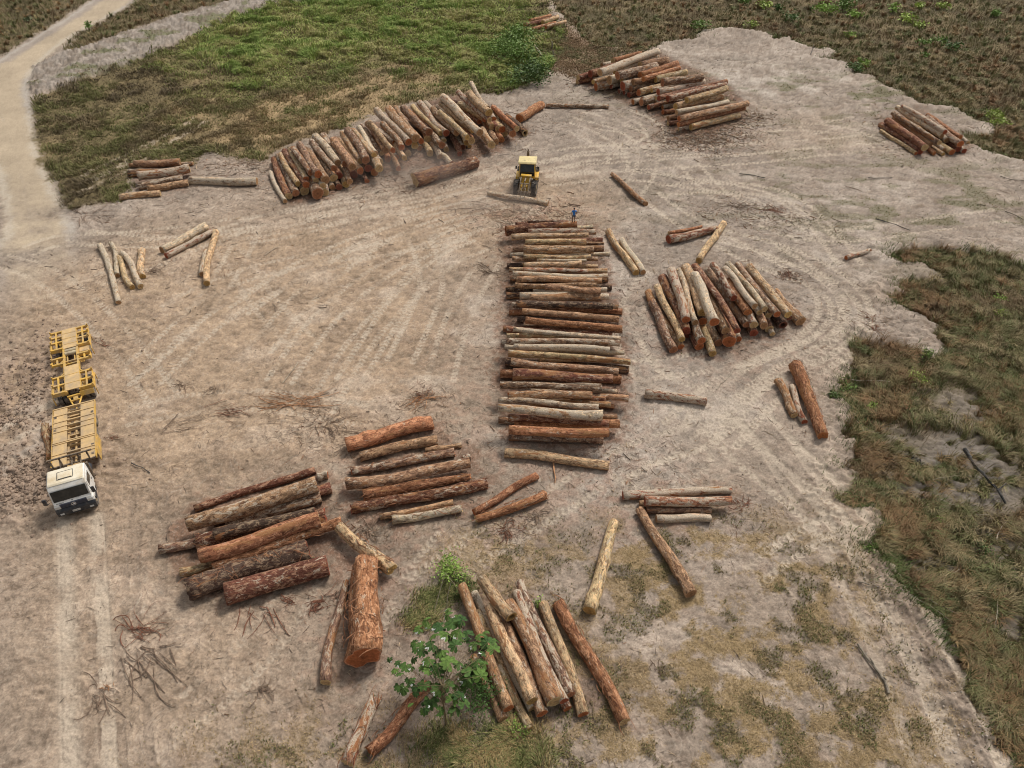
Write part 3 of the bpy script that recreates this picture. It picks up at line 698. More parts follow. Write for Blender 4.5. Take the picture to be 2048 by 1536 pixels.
LD['R'] = """A4 825 885 1100 830 60 r 0
A4 1010 875 1300 800 70 r 0
A4 1055 945 1400 880 92 g 0
A4 1240 930 1600 850 72 r 0
A4 1340 1000 1700 920 52 d 0
A4 1400 1012 1800 930 58 r 0
A4 1460 1045 1800 960 60 r 0
A4 1510 1130 1900 1040 64 o 0
A4 1625 1120 2000 1030 92 g 0
A4 1700 1195 2100 1110 62 o 0
A4 1780 1090 2200 1000 70 t 0
A5 135 1035 560 930 64 r 0
A5 20 960 450 860 100 g 0
A5 240 965 700 850 72 t 0
A5 350 955 800 850 82 r 0
A5 345 1035 800 930 62 o 0
A5 350 1110 850 1000 70 r 0
A5 480 1052 900 950 72 d 0
A5 430 1205 900 1110 76 t 0
A5 430 1285 900 1200 60 r 0
A5 590 1372 1100 1280 52 o 0
A5 780 1340 1520 1155 86 y 0
A4 835 830 1110 760 62 r 1
A4 985 785 1300 690 80 r 1
A4 1130 685 1400 610 58 t 1
A4 1020 885 1400 790 58 y 1
A4 1220 865 1600 770 98 p 1
A4 1370 860 1750 760 76 y 1
A4 1385 935 1800 830 108 w 1
A4 1480 970 1900 870 68 g 1
A4 1510 895 1950 790 80 t 1
A4 1580 1015 2000 910 78 y 1
A5 180 775 700 640 66 y 1
A5 240 890 760 770 62 r 1
A5 590 1300 1600 1040 78 o 1
A4 1265 630 1600 545 76 o 2
A4 1320 805 1800 690 94 g 2
A5 0 540 570 370 100 o 2
A5 0 400 420 330 126 t 2 k
A5 50 600 600 430 80 o 2
A5 240 605 710 495 92 y 2
A5 280 800 985 645 92 w 2
A5 290 895 1325 640 80 r 2
A5 425 900 1320 700 92 w 2
A5 545 1020 1265 865 96 y 2
A5 560 1110 1350 950 76 p 2 b
A5 600 1212 1650 970 86 t 2
A4 1290 772 1815 570 56 y 2
A4 1105 770 1812 512 80 p 3
A5 345 655 955 575 112 g 3
A5 715 925 1330 745 92 y 3"""
LD['F'] = """A6 880 1000 330 640 58 y 0
A6 955 975 320 545 88 r 0
A6 1170 1000 640 620 62 o 0
A6 1310 1012 760 630 58 y 0
A6 1450 980 900 600 94 y 0
A6 1640 965 1080 590 84 r 0
A6 1550 930 1000 540 92 r 0
A6 1700 842 1120 470 74 o 0
A6 1225 910 700 540 62 r 0
A6 1320 945 800 580 62 t 0
A6 1020 910 430 485 108 r 1
A6 1118 860 530 430 64 t 1
A6 1370 790 860 420 84 p 1
A6 1580 852 1050 440 98 g 1
A6 1580 752 1060 400 76 o 1
A6 1250 830 520 365 78 g 2
A6 1290 725 585 275 80 p 2
A6 1340 665 665 265 76 w 2"""
LD['T'] = """A4 180 190 590 82 48 r 0
A4 240 135 500 70 42 o 0
A4 270 238 560 160 46 o 0
A4 400 150 590 80 42 y 0
A4 440 212 680 140 40 y 1"""
LD['C'] = """B1 325 118 1000 98 62 r 0
B1 800 172 1320 142 42 p 0
B1 500 322 1440 318 60 r 0
B1 500 366 1455 362 38 t 0
B1 290 455 1455 430 76 t 0
B1 255 512 1535 497 50 p 0
B1 220 645 1100 620 62 d 0
B1 260 825 1510 822 74 d 0
B1 200 955 1555 930 74 d 0
B1 210 1035 1300 1010 84 d 0
B1 245 1250 1690 1235 74 o 0
B1 350 1345 1640 1400 76 d 0
B1 170 1460 1500 1500 84 r 0
B2 150 215 1400 240 52 p 0
B2 190 462 1705 550 90 d 0
B2 130 600 1610 665 112 o 0
B2 500 802 1560 818 54 p 0
B2 700 745 1370 755 60 y 0
B2 500 985 1525 1005 64 o 0
B2 105 1168 1560 1132 82 t 0
B2 230 1372 1390 1415 92 g 0
B1 480 92 900 72 46 g 1
B1 285 560 1380 562 64 t 1
B1 460 672 1380 655 50 y 1
B1 245 700 1500 712 56 y 1
B1 550 985 1495 955 66 p 1
B1 380 1035 1520 1050 80 p 1
B1 280 1155 1640 1175 64 g 1
B1 430 1400 1695 1485 60 t 1
B2 205 130 1500 160 58 y 1
B2 360 125 1600 192 54 y 1
B2 180 268 1650 342 54 p 1
B2 600 420 1725 458 66 y 1
B2 200 60 1500 120 78 r 1
B2 900 880 1700 905 84 t 1
B2 1000 900 1420 905 66 r 1
B2 500 950 1480 978 72 y 1
B2 300 1222 1590 1215 98 o 1
B1 200 205 1110 118 120,70 r 1 h
B1 490 212 1355 222 66 w 2
B1 275 283 1260 256 76,64 y 2
B1 450 345 1230 350 84 y 2
B1 428 440 1325 452 108,86 t 2
B1 430 530 1290 535 62 y 2
B1 600 582 1235 580 38 p 2
B1 435 645 1170 612 70 y 2
B1 420 700 1255 722 54 w 2
B1 290 752 1505 780 66 p 2 b
B1 340 830 1430 842 72 t 2
B1 320 900 1360 902 64 t 2
B1 508 1065 1410 1060 98 t 2
B1 338 1142 1570 1172 88 d 2
B1 410 1235 1650 1335 84 t 2
B1 455 1345 1690 1455 76 o 2
B2 290 50 1605 168 56 p 2
B2 200 200 1590 228 76 g 2
B2 290 272 1470 312 84 p 2
B2 228 348 1720 452 92,66 y 2
B2 260 452 1580 580 92 t 2
B2 282 612 1510 655 138,96 r 2
B2 125 742 1370 782 88,76 g 2
B2 225 870 1250 862 102,84 t 2 f
B2 105 920 1335 1010 64,76 p 2
B2 225 1140 1460 1218 90 r 2
B2 230 1285 1462 1322 108 o 2
B1 705 922 1420 968 78 t 3
B2 105 1012 1385 1112 92,124 p 3"""
LD['C1'] = "P 1010 905 1218 932 20 y 0"
LD['C2'] = "P 1217 463 1272 546 13,14 y 0\nP 1243 480 1286 545 12 p 0"
LD['C3'] = "P 1224 348 1292 408 8,10 t 0"
LD['C4'] = "P 975 386 1096 407 7,11 p 0"
LD['C5'] = "P 1290 787 1413 803 19,17 w 0"
LD['C6'] = "P 1692 516 1740 501 9 w 0"
LD['C7'] = "B3 322 222 640 160 32 o 0\nB3 320 282 785 178 88,60 w 0"
LD['C8'] = "B3 612 488 852 128 62 y 0"
LD['Q'] = """B3 370 1342 165 890 82 g 0
B3 440 1315 128 785 66 t 0
B3 510 1205 330 800 64 r 0
B3 620 1312 480 960 82 r 0
B3 745 1380 600 1050 76 y 0
B3 805 1272 660 950 84 g 0
B3 905 1265 780 950 128 r 0
B3 995 1240 850 900 60 r 0
B3 1140 1182 990 850 84 r 0
B3 1290 1145 1130 830 76 r 0
B3 1320 1192 1180 900 52 y 0
B3 1420 1105 1200 800 82 d 0 h
B3 1590 1072 1340 790 92 t 0
B3 450 1242 215 735 68 y 1
B3 490 1158 268 650 88 r 1
B3 640 1255 560 1060 78 g 1
B3 650 1070 540 800 84 d 1
B3 870 1160 690 770 82 t 1
B3 1070 1100 700 575 70 g 1
B3 1140 1105 1000 830 82 w 1
B3 1238 1112 1060 760 78 t 1
B3 1480 1035 1300 760 60 d 1
B3 1280 1015 1060 680 64 g 1
B3 490 1052 345 575 80 w 2
B3 580 1082 415 580 62 p 2
B3 650 985 485 545 86 y 2
B3 762 1075 570 620 92,84 p 2
B3 982 1160 570 535 66 r 2
B3 1085 982 890 680 78 o 2
B3 1195 985 1010 700 60 g 2
B3 1245 952 890 515 60 p 2
B3 1365 1002 985 525 70 g 2
B3 1470 1005 1090 540 76 y 2
B3 948 845 745 525 64 w 3
B3 1150 925 860 560 60 p 3"""
LD['U'] = """B4 275 470 525 1005 112 t 0 b
B4 490 560 682 1105 102 w 0 b
B4 550 240 965 1315 205,160 o 0 f"""
LD['M'] = """B5 145 312 910 112 128 o 0 k
B5 265 420 955 268 88 t 0
B5 850 360 1170 312 44 t 0
B5 190 545 1105 378 64,76 g 0 f
B5 1180 430 1250 420 56 o 0
B5 140 655 1245 465 106,92 t 1
B5 300 758 1250 590 98,52 o 0 f
B5 190 882 1395 650 82,96 r 0 f
B5 445 952 1095 820 56 t 0
B5 558 978 1172 875 78,62 p 0 f"""
LD['M2'] = """B5 1280 912 1842 585 60,68 o 0
B5 1300 975 1920 755 66,84 o 0 f"""
LD['N'] = """B6 350 382 1300 82 56 r 0
B6 1320 130 1400 120 58 p 0
B6 240 885 700 770 72 y 0
B6 300 1030 1245 700 165,150 d 0 f
B6 600 1060 1400 830 165,150 r 0
B6 75 700 800 520 74 g 0
B6 370 650 1380 430 110 r 0 f
B6 600 500 1345 290 90 g 0
B6 500 480 1425 215 92 r 0
B6 290 502 1312 185 112,122 t 1
B6 505 588 1300 405 100,76 d 1
B6 390 752 1335 465 130,124 o 1
B6 500 842 1508 490 72,86 o 1 f"""
LD['N2'] = "B6 1490 525 1905 862 76,100 y 1 f"
LD['K1'] = "B8 385 740 395 60 250,190 o 0 f"
LD['K2'] = "B8 115 920 262 190 88,46 g 0 b"
LD['K3'] = "B8 350 1360 505 1030 36 r 0\nB8 270 1500 470 1030 92,72 w 0 f"
LD['K4'] = "B8 430 1410 860 930 90,80 o 0 f"
LD['Y'] = """C3 945 1300 720 820 80 t 0
C3 1175 1215 720 330 84,66 p 0
C3 1245 1258 960 560 82 t 0
C3 1440 1220 1150 600 74 w 0
C3 1562 1262 1250 412 86,76 y 0
C3 1152 1372 738 480 58,82 y 0
C3 990 1218 630 275 88,76 t 1
C3 1168 1160 848 425 92,80 y 1 k
C3 1415 1160 1050 320 76,66 w 1
C3 1462 1112 1068 245 82,66 g 1
C3 1345 1165 985 400 132,92 t 1
C3 1010 515 780 215 92,80 y 2 h"""
LD['Y2'] = "C3 1880 1322 1368 405 96,92 o 0 f"
LD['J'] = """B7 490 262 1602 205 90,66 w 0
B7 660 350 1300 345 76 t 0
B7 735 415 1395 412 66 g 0
B7 832 497 1390 495 86,78 p 0
B7 715 320 1600 312 100,86 w 1"""
LD['J1'] = "B7 150 1440 402 530 146,92 y 0"
LD['J2'] = "B7 1190 1268 658 400 126,84 t 0"
LD['Z'] = "C2 222 800 172 400 88,80 y 0 f"
PH = {
 'S': ('of small left stack', 'logs of the small left stack', (0, 1), 'back'),
 'S1': ('short yellowish log alone in front of the small left stack', None), 'S2': ('single pale log lying right of the small left stack', None),
 'W': ('of five loose logs above the trailer', 'loose thin logs on the left yard', (1, 0), 'left'),
 'V': ('of the arrow-shaped pale group', 'arrow-shaped group of pale logs', (1, 0), 'left'),
 'L': ('of long rear left pile', 'logs of the long rear left pile', (1, 0), 'left'),
 'X1': ('thick orange log piece at the right end of long rear pile', None), 'X2': ('huge dusty red-brown log lying in front of the long rear pile', None), 'X3': ('lone grey log lying between the two rear piles', None),
 'R': ('of rear right pile', 'logs of the rear right pile', (1, 1.2), 'far'),
 'F': ('of small far right pile', 'logs of the far right pile', (1, -.3), 'left'),
 'T': ('of the farthest heap at top', 'logs of the farthest heap', (0, 1), 'back'),
 'C': ('of tall central pile', 'logs of the central pile', (0, 1), 'far'),
 'C1': ('yellowish mossy log alone in front of the central pile', None), 'C2': ('of the pair right of the person', 'pair of logs right of the central pile', (1, 0), 'left'),
 'C3': ('thin lone log lying right of the yellow loader', None), 'C4': ('long pale log on the ground in front of the loader', None), 'C5': ('short white mottled log alone right of the central pile', None),
 'C6': ('very short reddish white log alone near the right scrub', None), 'C7': ('of two above the middle right pile', 'two logs above the middle right pile', (0, 1), 'back'),
 'C8': ('yellowish log with a dark cut end pointing at the middle right pile', None),
 'Q': ('of middle right pile', 'logs of the middle right pile', (1, -.1), 'left'),
 'U': ('of three beside the right scrub', 'three logs beside the right scrub', (1, 0), 'left'),
 'M': ('of spread middle row', 'logs of the spread middle row', (0, 1), 'far'),
 'M2': ('of slanting pair right of the spread row', 'slanting pair of peeled logs', (0, 1), 'back'),
 'N': ('of fat lower left heap', 'logs of the lower left heap', (.25, 1), 'far'),
 'N2': ('yellowish log leaning down from the right end of the fat log heap', None),
 'K1': ('giant peeled orange log with a frayed flank and broad sawn end', None), 'K2': ('slim grey log lying along the giant peeled orange log', None),
 'K3': ('of the pair cut off by the bottom edge', 'pair of logs at the bottom edge', (1, 0), 'left'), 'K4': ('orange log whose upper end lies under the big-leaved sapling', None),
 'Y': ('of the sapling bundle', 'logs of the bundle by the sapling', (1, 0), 'left'), 'Y2': ('long orange-red log alone right of the sapling bundle', None),
 'J': ('of short lower right stack', 'logs of the short lower right stack', (0, 1), 'back'),
 'J1': ('mottled yellow-green log with an orange flank, left below the short stack', None), 'J2': ('smooth mid-brown log slanting down from the short lower right stack', None),
 'Z': ('knobbly tan log lying beside the truck bed', None),
}
TALL = {'L': .62, 'R': .62, 'C': .6, 'Q': .58, 'F': .45}
# logs of which the picture shows nothing are left out; past 300, those that show least are one object
HIDDEN = {65, 33, 66, 129, 132, 72, 77, 46, 174, 21, 125}
SLIVERS = {128, 130, 135, 139, 268, 142, 273, 147, 148, 276, 23, 24, 29, 31, 287, 162, 37, 295, 171, 173, 175, 48, 50, 178, 308, 67, 70, 74, 202, 76, 332, 206, 80, 83, 87, 93, 94, 95, 116, 118, 119, 120, 122, 123, 124}
def build_logs():
    nlog = 0; uid = 0; merged = []
    for key, txt in LD.items():
        rows = []
        for ln in txt.strip().split('\n'):
            f = ln.split(); z0 = ZOOM[f[0]]
            x1, y1, x2, y2 = [float(v) for v in f[1:5]]
            dd = [float(v) / z0[2] for v in f[5].split(',')]
            uid += 1
            rows.append(dict(uid=uid - 1, a=(z0[0] + x1 / z0[2], z0[1] + y1 / z0[2]), b=(z0[0] + x2 / z0[2], z0[1] + y2 / z0[2]), d=(dd[0], dd[-1]), k=f[6], tier=int(f[7]), fl=f[8] if len(f) > 8 else ''))
        placed = []
        for rw in sorted(rows, key=lambda q: q['tier']):
            step = TALL.get(key, .35)
            def geo(z):
                A = np.array(G(*rw['a'], z)); B = np.array(G(*rw['b'], z))
                fat = 1.03
                ra = fat * rw['d'][0] / 2 / scale_at(A); rb = fat * rw['d'][1] / 2 / scale_at(B)
                return A, B, ra, rb
            A, B, ra, rb = geo(.4); rm = max(ra, rb)
            zlo = rm * .93 + step * rw['tier']; zhi = rm + .95 * rw['tier'] + (.12 if rw['tier'] == 0 else .25)
            if rw['tier'] == 0: zhi = zlo + .25
            best = None; z = zlo
            while z <= zhi + 1e-6:
                A, B, ra, rb = geo(z); pen = 0
                for (A2, B2, r2, t2) in placed:
                    lim = ((ra + rb) / 2 + r2) * (.74 if t2 == rw['tier'] else .88)
                    if abs((A + B)[0] - (A2 + B2)[0]) > 24 or abs((A + B)[1] - (A2 + B2)[1]) > 24: continue
                    dist = segseg(A, B, A2, B2)
                    if dist < lim: pen += lim - dist
                if best is None or pen < best[0] - 1e-4: best = (pen, z)
                if pen < .02: break
                z += .06
            z = best[1]; A, B, ra, rb = geo(z)
            placed.append((A, B, (ra + rb) / 2, rw['tier'])); rw.update(A=A, B=B, ra=ra, rb=rb)
        info = PH[key]
        # labels: colour + layer + rank among its like
        if len(info) > 2:
            kx, ky = info[2]; tall = key in TALL or key in ('N', 'M', 'Y', 'J', 'S')
            grp = {}
            for rw in rows:
                if rw['uid'] in HIDDEN or rw['uid'] in SLIVERS: rw['label'] = ''; continue
                lay = ('upper' if rw['tier'] >= 2 or (key not in TALL and rw['tier'] >= 1) else 'lower') if tall else ''
                rw['lay'] = lay; grp.setdefault((rw['k'], lay), []).append(rw)
            for (k, lay), lst in grp.items():
                lst.sort(key=lambda q: kx * (q['a'][0] + q['b'][0]) + ky * (q['a'][1] + q['b'][1]))
                for i, rw in enumerate(lst):
                    end = {'left': 'from the left', 'far': 'from the far end', 'back': 'from the back'}[info[3]]
                    word = KIND[k][3]
                    if len(lst) == 1: rw['label'] = f"only {word} log {info[0] if not lay else 'in the ' + lay + ' layers ' + info[0]}"
                    else: rw['label'] = f"{word} log, {ORD[min(i, 19)]} such {end}{', ' + lay + ' layers' if lay else ''} {info[0]}"
        else: rows[0]['label'] = info[0]
        for rw in rows:
            if rw['uid'] in HIDDEN: nlog += 1; continue
            A, B, ra, rb = rw['A'], rw['B'], rw['ra'], rw['rb']; L = float(np.linalg.norm(B - A)); mid = (A + B) / 2
            rot = Vector(B - A).to_track_quat('X', 'Z').to_euler()
            rot = Matrix.Rotation(math.atan2(B[1] - A[1], B[0] - A[0]), 3, 'Z') @ Matrix.Rotation(-math.atan2(B[2] - A[2], float(np.hypot(*(B - A)[:2]))), 3, 'Y')
            k = KIND[rw['k']]; fl = rw['fl']
            r = LR.rand(8)
            bend = [(r[0] - .5) * .42 * L / 8, (r[1] - .5) * .08, (r[2] - .5) * .22]
            if 'b' in fl: bend = [.028 * L * (1 if r[0] > .5 else -1), 0, .015 * L]
            rough = .5 if 'f' in fl else .12 if rw['k'] in 'gryt' else .05
            cutc = np.array(k[2]) * (0.8 + .45 * r[3]) 
            if r[4] < .2: cutc = np.array((.50, .33, .165))
            elif r[4] > .8: cutc = np.array((.40, .13, .05))
            bark, caps, RR = log_parts(L, ra, rb, bend, rough, 'h' in fl, cutc, 4 if 'k' in fl else int(r[5] * 4.2), nlog * 7 + 3)
            if rw['uid'] in SLIVERS:
                merged.append((Matrix.Translation(mid) @ rot.to_4x4(), bark, caps, rw['k'])); nlog += 1; continue
            e = empty('log', (mid[0], mid[1], mid[2] - max(ra, rb)), rot.to_euler())
            # the empty sits at the log's base, its parts are lifted back onto the axis
            up = rot.inverted() @ Vector((0, 0, max(ra, rb)))
            jit = .78 + .44 * r[6]
            bo = link('bark', bark, BARK, e); bo.location = up
            bo.color = (k[0][0] * jit, k[0][1] * jit * (.95 + .1 * r[7]), k[0][2] * jit, min(1, k[1] * (.75 + .5 * r[3])))
            for c in caps:
                co = link('cut_end', c, CUT, e); co.location = up
            tag(e, rw['label'], 'log', info[1])
            if 'f' in fl:
                rs = np.random.RandomState(nlog); paths = []
                for _ in range(int(16 + L * 5)):
                    t0 = rs.uniform(-.5, .5) * L; th = rs.uniform(.1, 3.0); dth = rs.uniform(-1.2, 1.2); dx = rs.uniform(-.8, .8); pts = []
                    for s in np.linspace(0, 1, 7):
                        a = th + dth * s; rr = (ra + (rb - ra) * ((t0 + dx * s) / L + .5)) * (1.06 + .10 * math.sin(s * 3.1) + .05 * rs.rand()) * (1.06)
                        pts.append((t0 + dx * s, rr * math.cos(a), rr * math.sin(a)))
                    paths.append(pts)
                sm = link('loose_bark', strip_mesh(paths, .035 + .02 * max(ra, rb), nlog), STRIP, e); sm.location = up; sm['kind'] = 'stuff'
            nlog += 1
    mats = [bark_material(KIND['t'][0]), bark_material(KIND['r'][0]), bark_material(KIND['g'][0]), CUT]
    bm = bmesh.new()
    for M, bark, caps, k in merged:
        for part, slot in [(bark, {'r': 1, 'o': 1, 'g': 2, 'd': 2, 'p': 2}.get(k, 0))] + [(c, 3) for c in caps]:
            part.transform(M); n0 = len(bm.faces); bm.from_mesh(part); bm.faces.ensure_lookup_table()
            for f in bm.faces[n0:]: f.material_index = slot
            bpy.data.meshes.remove(part)
    me = bpy.data.meshes.new('half_buried_logs'); bm.to_mesh(me); bm.free()
    for m_ in mats: me.materials.append(m_)
    o = bpy.data.objects.new('half_buried_logs', me); col.objects.link(o)
    tag(o, 'logs deep inside the big piles of which only slivers show', 'logs', kind='stuff')
    return nlog
STRIP = simple('bark_fibre', (.27, .125, .062), .9, var=.5, scale=3)
NLOG = build_logs()
print('logs', NLOG)
# ================================================================ VEHICLES
class MB:
    def __init__(s): s.bm = bmesh.new()
    def _add(s, geom, M):
        bmesh.ops.transform(s.bm, matrix=M, verts=geom)
    def box(s, c, d, rot=(0, 0, 0), bev=.0):
        r = bmesh.ops.create_cube(s.bm, size=1); vs_ = r['verts']
        bmesh.ops.scale(s.bm, vec=d, verts=vs_)
        if bev:
            es = list({e for v in vs_ for e in v.link_edges})
            rr = bmesh.ops.bevel(s.bm, geom=es, offset=bev, segments=2, affect='EDGES', profile=.6); vs_ = list({v for f in rr['faces'] for v in f.verts} | {v for v in vs_ if v.is_valid})
        M = Matrix.Translation(c) @ (Matrix.Rotation(rot[2], 4, 'Z') @ Matrix.Rotation(rot[1], 4, 'Y') @ Matrix.Rotation(rot[0], 4, 'X'))
        s._add(vs_, M); return s
    def cyl(s, p, q, r, r2=None, seg=16, cap=True):
        p, q = Vector(p), Vector(q); d = q - p
        g = bmesh.ops.create_cone(s.bm, cap_ends=cap, segments=seg, radius1=r, radius2=r if r2 is None else r2, depth=d.length)
        s._add(g['verts'], Matrix.Translation((p + q) / 2) @ d.to_track_quat('Z', 'Y').to_matrix().to_4x4()); return s
    def prism(s, prof, y0, y1, bev=0):
        """profile in XZ swept along Y"""
        a = [s.bm.verts.new((x, y0, z)) for x, z in prof]; b = [s.bm.verts.new((x, y1, z)) for x, z in prof]
        fs = [s.bm.faces.new(a), s.bm.faces.new(b[::-1])]; n = len(a)
        for i in range(n): fs.append(s.bm.faces.new((a[i], b[i], b[(i + 1) % n], a[(i + 1) % n])))
        if bev:
            es = list({e for f in fs for e in f.edges}); bmesh.ops.bevel(s.bm, geom=es, offset=bev, segments=3, affect='EDGES', profile=.6)
        return s
    def tube(s, pts, r, seg=6, r1=None):
        pts = [Vector(p) for p in pts]; rings = []; n = len(pts)
        for i, p in enumerate(pts):
            t = (pts[min(n - 1, i + 1)] - pts[max(0, i - 1)]).normalized()
            a = t.orthogonal().normalized(); b = t.cross(a); rr = r if r1 is None else r + (r1 - r) * i / (n - 1)
            rings.append([s.bm.verts.new(p + (a * math.cos(2 * math.pi * k / seg) + b * math.sin(2 * math.pi * k / seg)) * rr) for k in range(seg)])
            if i:
                o = rings[-2]; c = rings[-1]
                # align rings
                best = min(range(seg), key=lambda sft: (o[0].co - c[sft].co).length); c = c[best:] + c[:best]; rings[-1] = c
                for k in range(seg): s.bm.faces.new((o[k], o[(k + 1) % seg], c[(k + 1) % seg], c[k]))
        s.bm.faces.new(rings[0][::-1]); s.bm.faces.new(rings[-1]); return s
    def build(s, name, mat, parent=None, smooth=False):
        bmesh.ops.recalc_face_normals(s.bm, faces=s.bm.faces)
        me = bpy.data.meshes.new(name); s.bm.to_mesh(me); s.bm.free()
        if smooth:
            for p in me.polygons: p.use_smooth = True
            try: me.set_sharp_from_angle(angle=R(35))
            except Exception: pass
        return link(name, me, mat, parent)
DUST = (.34, .26, .18)
M_WHITE = simple('white_cab_paint', (.74, .73, .69), .35, var=.06, scale=1.5, dirt=(.55, .47, .35), dirtamt=.35)
M_ROOF = simple('sun_faded_roof_paint', (.76, .70, .56), .45, var=.07, scale=1.2, dirt=(.60, .48, .30), dirtamt=.5)
M_GLASS = simple('dark_glass', (.014, .018, .019), .08, var=.3, scale=2, dirt=(.05, .05, .045), dirtamt=.4)
M_BLACK = simple('black_plastic', (.022, .026, .034), .5, var=.3, scale=5, dirt=(.10, .085, .07), dirtamt=.35)
M_GRILLE = simple('navy_grille_plastic', (.055, .062, .088), .4, var=.2, scale=5, dirt=(.12, .11, .10), dirtamt=.2)
M_CHROME = simple('chrome', (.75, .75, .75), .25, metal=1, var=.05)
M_LAMP = simple('lamp_lens', (.55, .56, .55), .12, var=.1)
M_PLATE = simple('plate_white', (.62, .62, .58), .5, var=.05)
M_INK = simple('plate_ink', (.04, .04, .05), .6, var=.05)
M_YEL = simple('yellow_frame_paint', (.64, .39, .075), .55, var=.18, scale=2.5, dirt=(.44, .31, .16), dirtamt=.55)
M_DECK = simple('dusty_yellow_deck', (.60, .41, .19), .75, var=.14, scale=2.0, dirt=(.42, .31, .19), dirtamt=.6)
M_STEEL = simple('dark_frame_steel', (.10, .075, .055), .7, var=.4, scale=5, dirt=DUST, dirtamt=.5)
M_TYRE = simple('tyre_rubber', (.035, .034, .034), .85, var=.3, scale=6, dirt=(.19, .16, .13), dirtamt=.55)
M_RIM = simple('wheel_rim', (.30, .24, .14), .6, var=.2, scale=6, dirt=DUST, dirtamt=.5)
M_TANK = simple('pale_tank_paint', (.56, .47, .30), .5, var=.12, scale=4, dirt=DUST, dirtamt=.4)
M_LY = simple('loader_yellow', (.66, .39, .035), .5, var=.15, scale=4, dirt=(.42, .32, .17), dirtamt=.45)
M_LROOF = simple('bleached_yellow_roof', (.68, .56, .27), .55, var=.10, scale=3, dirt=(.50, .40, .22), dirtamt=.35)
M_GREASE = simple('worn_grapple_steel', (.17, .135, .10), .6, metal=.3, var=.5, scale=7, dirt=(.33, .25, .17), dirtamt=.6)
M_RED = simple('red_lens', (.35, .03, .02), .3, var=.1)
M_PAPER = simple('paper', (.50, .58, .56), .7, var=.2)

def wheel(parent, x, y, r, wdt, lugs=0, side=1):
    w_ = empty('wheel', (x, y, r)); w_.parent = parent
    m = MB(); seg = 36
    prof = [(r * .58, -wdt / 2 * .8), (r * .90, -wdt / 2), (r * .985, -wdt / 2 * .8), (r, 0), (r * .985, wdt / 2 * .8), (r * .90, wdt / 2), (r * .58, wdt / 2 * .8)]
    rings = []
    for i in range(seg):
        a = 2 * math.pi * i / seg; rings.append([m.bm.verts.new((rr * math.cos(a), yy, rr * math.sin(a))) for rr, yy in prof])
    for i in range(seg):
        a, b = rings[i], rings[(i + 1) % seg]
        for k in range(len(prof)):
            k2 = (k + 1) % len(prof); m.bm.faces.new((a[k], a[k2], b[k2], b[k]))
    if lugs:
        for i in range(lugs):
            a = 2 * math.pi * i / lugs
            for sg in (-1, 1):
                aa = a + (0 if sg > 0 else math.pi / lugs)
                m.box(((r + .015) * math.cos(aa), sg * wdt * .24, (r + .015) * math.sin(aa)), (.07, wdt * .48, .06), (0, -aa, 0))
    t = m.build('tyre', M_TYRE, w_, True)
    m = MB(); m.cyl((0, -wdt * .36, 0), (0, wdt * .36, 0), r * .575, seg=24); m.cyl((0, -side * wdt * .36, 0), (0, side * wdt * .44, 0), r * .2, seg=12)
    for k in range(8): m.cyl((r * .36 * math.cos(k * .785), side * wdt * .34, r * .36 * math.sin(k * .785)), (r * .36 * math.cos(k * .785), side * wdt * .40, r * .36 * math.sin(k * .785)), .03, seg=6)
    m.build('rim', M_RIM, w_, True)
    return w_
def glyphs(parent, txt, loc, size, rotm, mat, name='lettering'):
    cu = bpy.data.curves.new(name, 'FONT'); cu.body = txt; cu.size = size; cu.extrude = .003; cu.align_x = 'CENTER'; cu.align_y = 'CENTER'
    o = bpy.data.objects.new('tmp', cu); col.objects.link(o); dg = bpy.context.evaluated_depsgraph_get()
    me = bpy.data.meshes.new_from_object(o.evaluated_get(dg)); bpy.data.objects.remove(o); me.transform(rotm)
    me.materials.clear(); l = link(name, me, mat, parent); l.location = loc; return l

